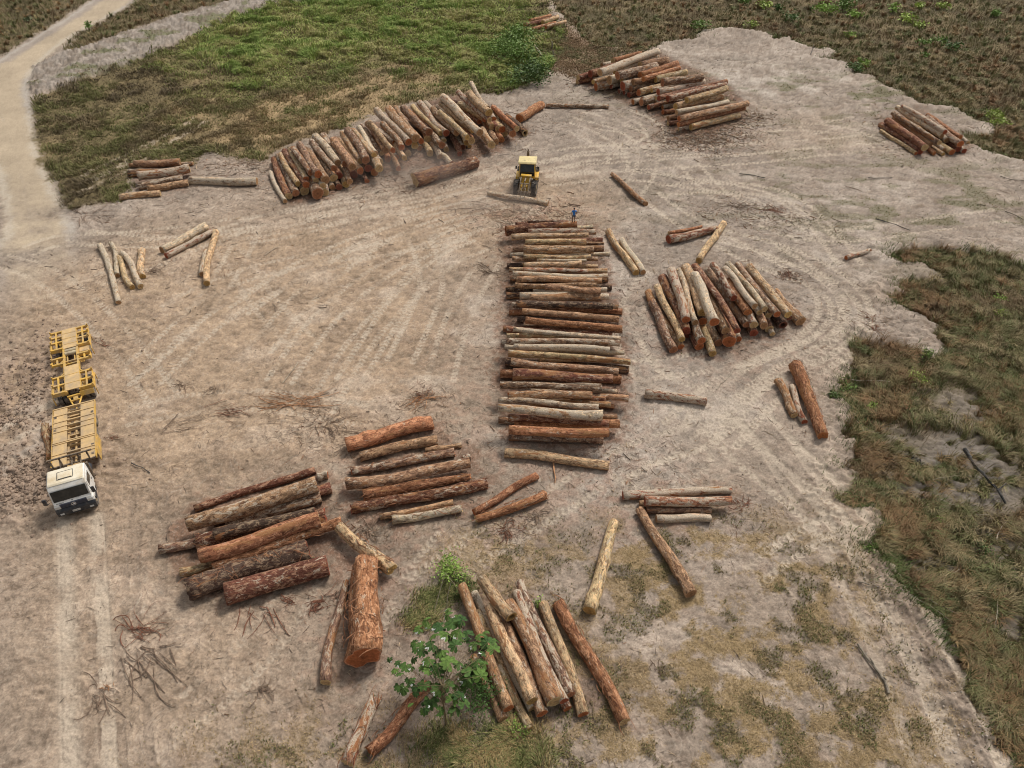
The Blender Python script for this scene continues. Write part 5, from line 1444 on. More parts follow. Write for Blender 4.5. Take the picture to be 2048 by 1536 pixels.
def build_grass():
    veg = GD['veg'] * (1 - .97 * np.clip(GD['ash'] * 1.5, 0, 1)) * (1 - GD['road'])
    x, y = pick(veg, 290000); cl = patchy(x, y, .9, 2)
    far = np.clip((y - 40) / 90, 0, 1)
    h = (.16 + .55 * sstep(.4, .7, cl)) * (.6 + .7 * PR.rand(len(x))) * (1 + .25 * far)
    w = .024 + .035 * far + .02 * PR.rand(len(x))
    tag(blades('scrub_grass', x, y, h, w, pal(len(x), x, y, BR, gain=1.8), .65, .5), 'rank brown and olive grass covering the scrub beside the log yard', 'grass', kind='stuff')
    # tussocks, as radiating blades
    tx, ty = pick(veg, 5200); m = 26
    x = np.repeat(tx, m) + PR.randn(len(tx) * m) * .10; y = np.repeat(ty, m) + PR.randn(len(tx) * m) * .10
    hs = np.repeat(.45 + .55 * PR.rand(len(tx)), m) * (.7 + .5 * PR.rand(len(x))); tc = pal(len(tx), tx, ty, [(.135, .082, .042), (.155, .105, .052), (.125, .10, .048), (.085, .085, .036), (.08, .09, .036), (.17, .135, .075)], .3, 5, .5, 1.8)
    far = np.clip((y - 40) / 90, 0, 1)
    tag(blades('tussock_grass', x, y, hs, .03 + .05 * far, np.repeat(tc, m, 0) * (.8 + .4 * PR.rand(len(x)))[:, None], .45, .85), 'drooping tussock grass in rust and olive patches over the scrub', 'grass', kind='stuff')
    # left field
    fd = GD['field'] * (1 - GD['road']) * (1 - np.clip(np.abs(GD['tone']) * 6, 0, .93)); g = GD['green']
    x, y = pick(fd * (.45 + .55 * g) * (.35 + .65 * sstep(.38, .6, fbm(GD['X'] * .5, GD['Y'] * .5, 3, 8))), 200000); gg = sample('green', x, y); cl = patchy(x, y, .5, 8)
    gsel = PR.rand(len(x)) < gg * (.25 + 1.1 * sstep(.36, .56, cl))
    ss = sample('straww', x, y)[:, None]
    cd = pal(len(x), x, y, [(.085, .066, .040), (.105, .080, .045), (.12, .095, .05), (.11, .088, .045), (.095, .095, .040), (.12, .12, .045)], .25, 9, .5, 1.6) * (1 - ss) + ss * pal(len(x), x, y, [(.17, .125, .066), (.20, .15, .08), (.15, .13, .055), (.13, .13, .05)], .25, 9, .5)
    cg = pal(len(x), x, y, [(.075, .105, .026), (.105, .135, .034), (.10, .105, .036), (.135, .15, .045), (.14, .125, .055)], .3, 4, .5, 2.7)
    c = np.where(gsel[:, None], cg, cd)
    h = (.14 + .34 * sstep(.35, .7, cl)) * (.6 + .8 * PR.rand(len(x))) * (1 + .8 * gg)
    w = .05 + .05 * np.clip((y - 60) / 60, 0, 1)
    tag(blades('field_grass', x, y, h, w, c, .6, .6), 'field grass turning from dry brown to bright green towards the top', 'grass', kind='stuff')
    # yard weeds: dark mossy tufts and dry straw
    x, y = pick(GD['moss'] * (1 - GD['veg']), 26000)
    tag(blades('yard_weeds', x, y, .05 + .12 * PR.rand(len(x)), .03 + .03 * PR.rand(len(x)) + .05 * np.clip((y - 50) / 60, 0, 1), pal(len(x), x, y, [(.13, .10, .05), (.115, .105, .042), (.09, .10, .035), (.16, .12, .06)], .5, 2, .5, 1.5), .4, .9), 'low dark weeds creeping over the lower yard', 'weeds', kind='stuff')
    x, y = pick(np.clip(GD['straw'] + .3 * GD['stw'], 0, 1) * (1 - GD['veg']), 42000)
    tag(blades('dry_straw', x, y, .03 + .06 * PR.rand(len(x)), .02 + .02 * PR.rand(len(x)), pal(len(x), x, y, [(.30, .215, .11), (.36, .27, .15), (.24, .17, .09)], .5, 2, .6, 1.1), 1.2, 2.4), 'dry straw stubble scattered over the lower yard', 'straw', kind='stuff')
    x, y = pick(GD['stw'] * (.3 + .7 * sstep(.4, .6, GD['n2'])) * (1 - .8 * GD['veg']), 16000)
    tag(blades('trampled_grass', x, y, .08 + .22 * PR.rand(len(x)), .06 + .05 * PR.rand(len(x)), pal(len(x), x, y, [(.17, .11, .06), (.20, .14, .075), (.13, .10, .05), (.11, .11, .045)], .4, 2, .5, 1.3), .8, .9), 'trampled rusty grass between the green field and rear right pile', 'grass', kind='stuff')
    # lush patch at the lower edge and beside the sapling
    cxy = [G(960, 1510), G(900, 1490), G(1040, 1530), G(870, 1200), G(910, 1180), G(1030, 1470), G(840, 1240)]
    rad = [2.2, 1.2, 1.6, 1.0, .9, 1.0, .9]; X = []; Y = []
    for c_, r_ in zip(cxy, rad):
        k = int(2600 * r_); X.append(c_.x + PR.randn(k) * r_ * .6); Y.append(c_.y + PR.randn(k) * r_ * .38)
    x = np.concatenate(X); y = np.concatenate(Y); hh = .14 + .26 * PR.rand(len(x)) * sstep(.35, .6, patchy(x, y, 1.2, 3))
    tag(blades('verge_grass', x, y, hh, .022 + .015 * PR.rand(len(x)), pal(len(x), x, y, [(.075, .085, .028), (.12, .13, .045), (.18, .155, .07), (.24, .19, .095), (.20, .14, .065)], .8, 5, .6), .6, .7), 'straggly yellow-green grass around the big-leaved sapling', 'grass', kind='stuff')
    # edge greenery hanging over the scrub border
    ed = GD['edge']; em = np.exp(-((ed - .1) / .9) ** 2) * (GD['n2'] > .46) * (.4 + .6 * GD['veg'])
    x, y = pick(em, 20000)
    tag(blades('border_grass', x, y, .12 + .30 * PR.rand(len(x)), .03 + .05 * np.clip((y - 40) / 80, 0, 1), pal(len(x), x, y, [(.045, .060, .020), (.06, .085, .026), (.085, .095, .035)], .5, 7, .5), .3, .8), 'dark green fringe of grass along the ragged edge of the bare yard', 'grass', kind='stuff')
build_grass()
# ---------------------------------------------------------------- bark litter
def build_litter():
    n0 = 15000; logs = []
    for o in col.objects:
        if o.type == 'EMPTY' and o.name.split('.')[0] == 'log': logs.append((o.location.x, o.location.y, o.rotation_euler.z))
    logs = np.array(logs)
    i = PR.randint(0, len(logs), n0); x = logs[i, 0] + PR.randn(n0) * 3.4; y = logs[i, 1] + PR.randn(n0) * 3.0
    base = np.clip(1 - GD['veg'] - GD['field'] - GD['road'] - GD['berm'], 0, 1)
    x2, y2 = pick(base * sstep(.42, .6, fbm(GD['X'] * .22, GD['Y'] * .22, 3, 1)), 12000); near = np.concatenate([np.ones(n0), np.zeros(len(x2))])
    cx = []; cy = []
    for px, py, r, k in ((1420, 268, 3.5, 1500), (1395, 285, 2.2, 900), (1060, 435, 3.0, 900), (590, 805, 1.6, 260), (850, 800, 1.2, 220), (1480, 425, 3.2, 500), (1560, 440, 2.2, 300), (1575, 552, .8, 200), (1740, 640, 1.5, 200), (1020, 1060, 1.0, 300), (730, 1060, 1.2, 260), (1190, 880, 2.0, 500), (1500, 235, 1.8, 400), (790, 900, 3.0, 600), (640, 860, 1.4, 300), (480, 330, 2.2, 400), (820, 350, 4.0, 500), (1330, 960, 3, 400), (1500, 1030, 1.5, 300)):
        c_ = G(px, py); cx.append(c_.x + PR.randn(k) * r); cy.append(c_.y + PR.randn(k) * r * .7)
    x = np.concatenate([x, x2] + cx); y = np.concatenate([y, y2] + cy); near = np.concatenate([near, np.ones(len(x) - len(near))])
    keep = (sample('veg', x, y) < .4) & (sample('road', x, y) < .5); x, y, near = x[keep], y[keep], near[keep]; n = len(x)
    far = np.clip((y - 25) / 80, 0, 1)
    L = (.05 + .60 * PR.rand(n) ** 4 + .08 * near * PR.rand(n)) * (1 + 1.3 * far); w = (.007 + .012 * PR.rand(n) ** 2 + .02 * (PR.rand(n) < .03)) * (1 + 1.8 * far)
    a = fbm(x * .1, y * .1, 2, 4) * 8 + PR.randn(n) * 1.3; bend = PR.randn(n) * .12
    pts = []
    for s, ww in ((-.5, .35), (0, 1.), (.5, .3)):
        ax = a + bend * s; cxp = x + np.cos(ax) * L * s; cyp = y + np.sin(ax) * L * s; nx, ny = -np.sin(ax) * w * ww, np.cos(ax) * w * ww
        zz = sample('z', cxp, cyp) + .02 + .03 * PR.rand(n)
        pts += [np.stack([cxp - nx, cyp - ny, zz], 1), np.stack([cxp, cyp, zz + w * .8], 1), np.stack([cxp + nx, cyp + ny, zz], 1)]
    V = np.stack(pts, 1).reshape(-1, 3); o = np.arange(n)[:, None] * 9
    F = np.concatenate([o + np.array([[0, 3, 4, 1]]), o + np.array([[1, 4, 5, 2]]), o + np.array([[3, 6, 7, 4]]), o + np.array([[4, 7, 8, 5]])], 1).reshape(-1)
    cols = np.array([(.20, .115, .072), (.28, .16, .095), (.17, .125, .092), (.14, .105, .08), (.40, .30, .20), (.22, .175, .135)])
    ci = np.where(near > 0, PR.randint(0, 5, n), PR.choice([2, 3, 5, 5, 3, 4], n)); c = cols[ci] * (.7 + .6 * PR.rand(n))[:, None]
    me = np_mesh('bark_litter', V, F, np.full(n * 4, 4), np.repeat(c, 9, 0), smooth=False)
    tag(link('bark_litter', me, M_GRASS), 'shreds of bark and twigs littering the bare yard', 'litter', kind='stuff')
build_litter()
# ---------------------------------------------------------------- clods beside the truck
def build_clods():
    n = 5200; x = []; y = []
    for px, py, rx, ry, k in ((35, 760, 2.0, 3.4, 700), (60, 800, 1.1, 2.2, 300), (55, 960, 2.4, 1.6, 700), (85, 950, 1.0, .9, 400), (20, 970, 2.2, 1.0, 700), (20, 845, 2, .6, 300)):
        c_ = G(px, py); x.append(c_.x + PR.randn(k) * rx); y.append(c_.y + PR.randn(k) * ry)
    # loose stones on the lower right track
    c_ = G(1830, 1330); k = 900; t_ = PR.rand(k); a = G(1700, 1120); b = G(1990, 1580); x.append(a.x + (b.x - a.x) * t_ + PR.randn(k) * 1.2); y.append(a.y + (b.y - a.y) * t_ + PR.randn(k) * .5)
    x = np.concatenate(x); y = np.concatenate(y); n = len(x)
    ico = bmesh.new(); bmesh.ops.create_icosphere(ico, subdivisions=1, radius=1); v0 = np.array([v.co[:] for v in ico.verts]); f0 = np.array([[v.index for v in f.verts] for f in ico.faces]); ico.free()
    s = (.03 + .12 * PR.rand(n) ** 3); s[-k:] *= .42
    V = v0[None] * (1 + .35 * (PR.rand(n, len(v0), 1) - .5)) * (s[:, None, None] * np.array([1, 1, .7])[None, None]) * (.7 + .6 * PR.rand(n, 1, 3)) + np.stack([x, y, sample('z', x, y) + s * .25], 1)[:, None, :]
    F = (f0[None] + (np.arange(n) * len(v0))[:, None, None]).reshape(-1)
    cc = np.where((np.arange(n) < n - k)[:, None], np.array([[.27, .20, .15]]), np.array([[.36, .31, .265]])) * (.7 + .6 * PR.rand(n))[:, None]
    me = np_mesh('earth_clods', V.reshape(-1, 3), F, np.full(n * len(f0), 3), np.repeat(cc, len(v0), 0), smooth=False)
    tag(link('earth_clods', me, M_GRASS), 'broken brown clods of earth and loose stones on the yard', 'clods', kind='stuff')
build_clods()
# ================================================================ SHRUBS, SAPLING, BRANCHES, BARK TANGLES
TR = np.random.RandomState(5)
M_LEAF = attr_mat('leaf', .55, .2, 9)
M_STEM = simple('green_brown_stem', (.16, .12, .06), .8, var=.3, scale=6)
M_PALE = simple('bleached_twig', (.40, .34, .26), .85, var=.3, scale=6)
M_DARKW = simple('charred_wood', (.030, .028, .026), .9, var=.5, scale=6, dirt=(.14, .13, .12), dirtamt=.4)
M_GREYW = simple('weathered_branch', (.20, .17, .13), .9, var=.45, scale=5, bump=.4)
M_REDB = simple('red_bark_strip', (.20, .085, .050), .9, var=.5, scale=5, bump=.4)
M_ORB = simple('fresh_bark_strip', (.42, .22, .11), .9, var=.4, scale=5)
M_BRB = simple('brown_bark_strip', (.19, .13, .09), .9, var=.5, scale=5, bump=.4)
def leaf_quads(cent, size, colr, flat=.5):
    """small pointed leaves scattered at the given centres"""
    n = len(cent); d = TR.randn(n, 3); d[:, 2] *= flat; d /= np.linalg.norm(d, axis=1)[:, None]
    u = np.cross(d, TR.randn(n, 3)); u /= np.linalg.norm(u, axis=1)[:, None]
    s = size * (.6 + .8 * TR.rand(n))[:, None]
    P = [cent - d * s * .5, cent + u * s * .24, cent + d * s * .6, cent - u * s * .24]
    V = np.stack(P, 1).reshape(-1, 3); F = np.arange(n * 4)
    return V, F, np.repeat(colr, 4, 0)
def shrub(x, y, rad, ht, base, label, group=None, name='shrub', dens=1.0, lsz=None):
    z0 = gz(x, y) - .05; e = empty(name, (x, y, z0), (0, 0, TR.rand() * 6)); tag(e, label, 'shrub', group)
    dist = math.hypot(y, CAM_H); k = int(TR.randint(7, 12)); tips = []; m = MB()
    for i in range(k):
        a = TR.rand() * 6.28; r = rad * (.25 + .75 * TR.rand()); hh = ht * (.55 + .45 * TR.rand())
        tip = np.array([math.cos(a) * r, math.sin(a) * r, hh]); m.tube([(0, 0, 0), (tip[0] * .35, tip[1] * .35, hh * .6), tuple(tip)], .025 + .01 * ht, 5, .008); tips.append(tip)
    m.build('stem', M_STEM, e)
    tips = np.array(tips); ls = lsz or max(.10, dist * .0032); n = int(dens * min(1600, 90 + 26 * rad * ht * rad / ls ** 2 * .25))
    ci = TR.randint(0, k, n); rr = rad * .34
    c = tips[ci] * (1 - .35 * TR.rand(n) ** 2)[:, None] + TR.randn(n, 3) * np.array([rr, rr, rr * .55])
    c[:, 2] = np.maximum(c[:, 2], .08)
    br = (.7 + .6 * TR.rand(k))[ci] * (.75 + .5 * TR.rand(n))
    colr = np.array(base)[None] * br[:, None]
    V, F, cc = leaf_quads(c, ls, colr)
    link('foliage', np_mesh('foliage', V, F, np.full(n, 4), cc, smooth=False), M_LEAF, e)
    return e
BRIGHT, MID, DARK, YELG = (.24, .36, .075), (.155, .24, .06), (.085, .14, .04), (.34, .43, .10)
SH = [ # photo px of the foot, radius m, height m, tone, words
 (1398, 62, 1.3, 1.5, MID, 'round green shrub at the top corner of the bare ground'), (1530, 14, 1.3, 1.1, YELG, 'bright lime shrub at the top edge above the sandy ground'),
 (1488, 8, 1.0, .9, MID, 'small green shrub at the top edge left of the lime shrub'), (1556, 20, .7, 1.1, DARK, 'narrow dark green shrub beside the lime shrub at the top'),
 (1583, 40, 1.4, 1.0, DARK, 'dark low shrub above the piled soil at the top'), (1500, 50, 1.1, .7, YELG, 'pale green low shrub between the sandy corner and top edge'),
 (1650, 28, 1.8, 1.6, BRIGHT, 'bright leafy shrub, left one of the wide clump at the top'), (1685, 18, 1.9, 1.8, MID, 'tall green shrub in the middle of the wide top clump'), (1705, 34, 1.3, 1.2, BRIGHT, 'bright shrub at the right end of the wide top clump'),
 (1786, 22, 1.1, 1.1, BRIGHT, 'upright green shrub right of the wide top clump'), (1838, 14, 1.0, .9, YELG, 'lime green shrub near the top edge, third from right'), (1885, 14, 1.0, .8, YELG, 'lime green shrub near the top edge, second from right'),
 (1988, 30, 1.0, 1.1, MID, 'lone green shrub near the top right corner'), (1818, 42, 1.5, 1.2, YELG, 'yellow-green shrub below the pair of lime shrubs'), (1840, 52, 1.2, .9, YELG, 'low lime shrub right below the yellow-green one'),
 (1700, 72, .9, .6, BRIGHT, 'small low shrub alone in brown grass above the bank'), (1848, 88, .9, .7, MID, 'small green shrub left of the dark pair on the slope'), (1880, 84, 1.2, .8, MID, 'mid green shrub on the slope above the dark one'),
 (1900, 100, 1.2, 1.0, DARK, 'dark green shrub on the slope right of the small one'), (1846, 110, .7, .5, MID, 'tiny green shrub on the open brown slope'),
 (1708, 142, 1.2, 1.1, DARK, 'dark green shrub at the notch of the sandy bank'), (1724, 130, .9, 1.0, BRIGHT, 'bright shrub just behind the dark one at the bank notch'),
 (1980, 232, 1.1, .9, YELG, 'upper lime bush at the corner above the far right pile'), (1998, 250, 1.1, .9, YELG, 'lower lime bush at the corner above the far right pile'),
 (1835, 758, .62, .75, YELG, 'bright lime bush in the right scrub beside the yard'), (1740, 815, .35, .7, BRIGHT, 'thin bright green seedling in the scrub right of the three logs'),
 (1690, 775, .55, .5, MID, 'green weed clump at the scrub corner right of the three logs'), (1670, 795, .45, .35, DARK, 'dark weed clump at the scrub corner above the bare lobe'), (1852, 712, .5, .4, MID, 'green weed at the tip of the long bare lobe'),
 (2002, 598, .5, .4, BRIGHT, 'upper small bright weed deep in the right scrub'), (2003, 628, .6, .5, YELG, 'lower small lime weed deep in the right scrub'), (1884, 1040, .25, .4, BRIGHT, 'tiny bright seedling in the lower right scrub'),
 (1965, 1095, .45, .4, DARK, 'dark weed beside tangled twigs in the lower right scrub'), (1735, 1098, .45, .3, MID, 'green weed at the last corner of the lower right scrub'),
 (1052, 165, 2.9, 2.1, DARK, 'big dark bush at the yard end of the bright green grass'), (1035, 120, 3.2, 2.4, MID, 'tall green bush above the big dark one'), (1070, 150, 2.0, 1.5, MID, 'green bush on the right flank of the dark bush'), (1022, 90, 3.0, 2.0, MID, 'green bush left of the farthest log heap'),
 (905, 1150, .85, .95, BRIGHT, 'light green fern-like bush left of the sapling bundle tops'), (925, 1175, .7, .5, DARK, 'dark low bush at the left top of the bundle'), (962, 1395, .95, .9, (.05, .10, .022), 'dense dark green bush at the foot of the sapling'),
 (1032, 1462, .55, .45, BRIGHT, 'small bright bush at the lower tip of the bundle'), (1080, 1208, .35, .35, BRIGHT, 'tiny light green weed between the bundle tops'), (940, 1345, .6, .8, (.05, .10, .022), 'dark green bush pressed against the bundle behind the sapling'),
 (180, 62, .6, 1.6, MID, 'thin shrub on the roadside at the upper left'), (58, 44, .7, .7, (.13, .16, .08), 'pale shrub in brown grass left of the road'),
]
for i, (px, py, rad, ht, tone, lab) in enumerate(SH):
    p = G(px, py); shrub(p.x, p.y, rad * .95, ht * 1.05, tone, lab, 'bright shrubs in the top right scrub' if px > 1380 and py < 130 else None, dens=.55 if py < 70 and px < 300 else (2.6 if 'dense' in lab or 'fern' in lab or 'pressed' in lab else 1.2))

# ---------------------------------------------------------------- big-leaved sapling
def lobed_leaf(r, droop, rs):
    """palmate leaf with nine lobes, in its own plane, drooping at the rim"""
    lob = 7; pts = [(0, 0, 0)]; n = lob * 4
    for k in range(n + 1):
        a = R(35) + (2 * math.pi - R(70)) * k / n - math.pi / 2 - 0
        ph = (k % 4) / 4; amp = [.74, .96, 1.0, .92][k % 4]
        side = 1 - .18 * abs(k / n - .5) * 2
        rr = r * amp * side
        pts.append((rr * math.cos(a + math.pi / 2 + R(0)), rr * math.sin(a + math.pi / 2), -droop * (rr / r) ** 2 * r))
    fs = [(0, i, i + 1) for i in range(1, n + 1)]
    return pts, fs
def sapling():
    foot = G(892, 1452); e = empty('sapling', (foot.x, foot.y, 0)); tag(e, 'young broad-leaved tree with white-backed lobed leaves beside the log bundle', 'tree')
    rs = np.random.RandomState(3)
    H = 3.9; m = MB(); m.tube([(0, 0, -.1), (.03, .04, 1.3), (-.02, .12, 2.6), (.05, .2, H)], .055, 8, .025); m.build('trunk', M_STEM, e, True)
    # leaf centres read from the photograph: px, py, radius px, height
    LV = [(880, 1252, 14, 3.2), (905, 1245, 17, 3.5), (918, 1262, 15, 3.3), (852, 1240, 10, 3.0), (838, 1256, 10, 2.9), (868, 1268, 13, 3.3), (895, 1268, 15, 3.6), (845, 1300, 12, 3.1), (866, 1288, 13, 3.4), (884, 1300, 14, 3.6), (858, 1318, 13, 3.3), (900, 1325, 17, 3.9),
          (832, 1296, 9, 2.9), (876, 1336, 15, 3.6), (888, 1352, 12, 3.5), (858, 1340, 10, 3.3), (812, 1330, 11, 2.8), (800, 1345, 9, 2.7), (820, 1360, 11, 2.9), (806, 1376, 11, 2.7), (832, 1372, 10, 2.9), (848, 1366, 13, 3.1), (878, 1378, 14, 3.3), (860, 1400, 15, 3.0), (850, 1416, 10, 2.8),
          (905, 1400, 13, 3.0), (920, 1390, 13, 3.1), (930, 1408, 12, 2.9), (912, 1420, 12, 2.7), (880, 1422, 10, 2.7), (944, 1340, 19, 3.3), (962, 1352, 15, 3.2), (934, 1358, 14, 3.1), (955, 1325, 12, 3.2), (968, 1306, 10, 3.0), (988, 1298, 13, 3.0), (952, 1288, 12, 3.1), (975, 1285, 14, 3.0), (992, 1282, 10, 2.9), (960, 1272, 10, 3.1), (936, 1268, 12, 3.2), (925, 1240, 10, 3.2), (896, 1230, 10, 3.2), (912, 1290, 13, 3.6), (790, 1338, 8, 2.6), (830, 1384, 9, 2.8), (898, 1372, 12, 3.4), (920, 1330, 12, 3.5)]
    for q in range(46):
        a_ = LV[rs.randint(len(LV))]; LV.append((a_[0] + rs.randn() * 10, a_[1] + rs.randn() * 9, a_[2] * (.55 + .4 * rs.rand()), a_[3] - .2 - .6 * rs.rand()))
    nodes = [(0, .1, 2.2), (.05, .2, 2.9), (.05, .2, 3.3), (.05, .2, 3.8)]
    br = MB(); 
    for i, (px, py, rp, zz) in enumerate(LV):
        p = G(px, py, zz); r = rp / scale_at(p) * 1.28; loc = p - Vector((foot.x, foot.y, 0)); nd = Vector(nodes[i % 4])
        base = nd * .35 + loc * .65; base.z = min(zz - .1, base.z)
        br.tube([tuple(nd), tuple(nd * .5 + loc * .5 + Vector((0, 0, .15))), tuple(loc)], .013, 5, .006)
        lp, lf = lobed_leaf(r, .25 + .35 * rs.rand(), rs)
        outd = Vector((loc.x, loc.y, 0)).normalized() if loc.xy.length > .05 else Vector((1, 0, 0))
        yaw = math.atan2(outd.y, outd.x) - math.pi / 2 + rs.uniform(-.6, .6)
        M = Matrix.Translation(loc) @ Matrix.Rotation(yaw, 4, 'Z') @ Matrix.Rotation(R(rs.uniform(-45, 5)), 4, 'X') @ Matrix.Rotation(R(rs.uniform(-25, 25)), 4, 'Y')
        me = bpy.data.meshes.new('leaf'); me.from_pydata([tuple(M @ Vector(q)) for q in lp], [], lf); me.update()
        l = link('leaf', me, M_BIG, e)
        t_ = rs.rand(); l.color = (.030 + .060 * t_, .070 + .085 * t_, .018 + .012 * t_, 1)
        if i % 2 == 0:
            # a curled margin shows the white underside
            k0 = rs.randint(3, len(lp) - 5); q = [Vector(lp[k]) for k in range(k0, k0 + 4)]
            vs_ = [tuple(M @ (v * .98)) for v in q] + [tuple(M @ (v * .80 + Vector((0, 0, .10 * r)))) for v in q]
            mu = bpy.data.meshes.new('white_underside'); mu.from_pydata(vs_, [], [(j, j + 1, j + 5, j + 4) for j in range(3)]); mu.update(); link('white_underside', mu, M_UND, l)
    br.build('leaf_stalk', M_STEM, e, True)
    b = MB()
    for nd in nodes: b.tube([(0, .05, nd[2] - .5), (nd[0] + .3 * rs.randn(), nd[1] + .3 * rs.randn(), nd[2] + .1)], .02, 5, .01)
    b.build('branch', M_STEM, e, True)
def mk_big():
    m, n, b = new_mat('broad_leaf'); oi = N(n, 'ShaderNodeObjectInfo'); tc = N(n, 'ShaderNodeTexCoord'); no = N(n, 'ShaderNodeTexNoise'); no.inputs['Scale'].default_value = 7
    n.links.new(tc.outputs['Object'], no.inputs['Vector']); rp = N(n, 'ShaderNodeMapRange'); rp.inputs[3].default_value = .6; rp.inputs[4].default_value = 1.4; rp.inputs[1].default_value = .3; rp.inputs[2].default_value = .7; n.links.new(no.outputs[0], rp.inputs[0])
    mx = N(n, 'ShaderNodeMix', data_type='RGBA', blend_type='MULTIPLY'); mx.inputs[0].default_value = 1; n.links.new(oi.outputs['Color'], mx.inputs[6]); n.links.new(rp.outputs[0], mx.inputs[7])
    ge = N(n, 'ShaderNodeNewGeometry'); m2 = N(n, 'ShaderNodeMix', data_type='RGBA'); n.links.new(ge.outputs['Backfacing'], m2.inputs[0]); n.links.new(mx.outputs[2], m2.inputs[6]); m2.inputs[7].default_value = (.55, .58, .52, 1)
    n.links.new(m2.outputs[2], b.inputs['Base Color']); b.inputs['Roughness'].default_value = .75; b.inputs['Specular IOR Level'].default_value = .25; return m
M_BIG = mk_big(); M_UND = simple('leaf_underside', (.62, .64, .60), .8, var=.1)
sapling()

# ---------------------------------------------------------------- branches and stems lying or standing about
def stick(pts, r0, r1, mat, name, label, cat, lift=.04, twigs=0, group=None):
    W = [G(x, y) for x, y in pts]; P = []
    for a, b in zip(W[:-1], W[1:]):
        for t in (0, .5): q = a.lerp(b, t); P.append(q)
    P.append(W[-1]); m = MB(); c = W[0]
    Q = [Vector((p.x - c.x + TR.randn() * .03, p.y - c.y + TR.randn() * .03, gz(p.x, p.y) + lift + (.30 * float(sample('veg', [p.x], [p.y])[0])) + r0 + TR.rand() * .04)) for p in P]
    m.tube(Q, r0, 7, r1)
    for _ in range(twigs):
        k = TR.randint(1, len(Q) - 1); d = Vector((TR.randn(), TR.randn(), .3 * TR.rand())); d.normalize(); l = (.3 + .7 * TR.rand()) * max(.4, (Q[0] - Q[-1]).length * .22)
        m.tube([Q[k], Q[k] + d * l * .5 + Vector((0, 0, .05)), Q[k] + d * l], r1 * .8, 5, r1 * .3)
    o = m.build(name, mat, None, True); o.location = (c.x, c.y, 0); tag(o, label, cat, group); return o
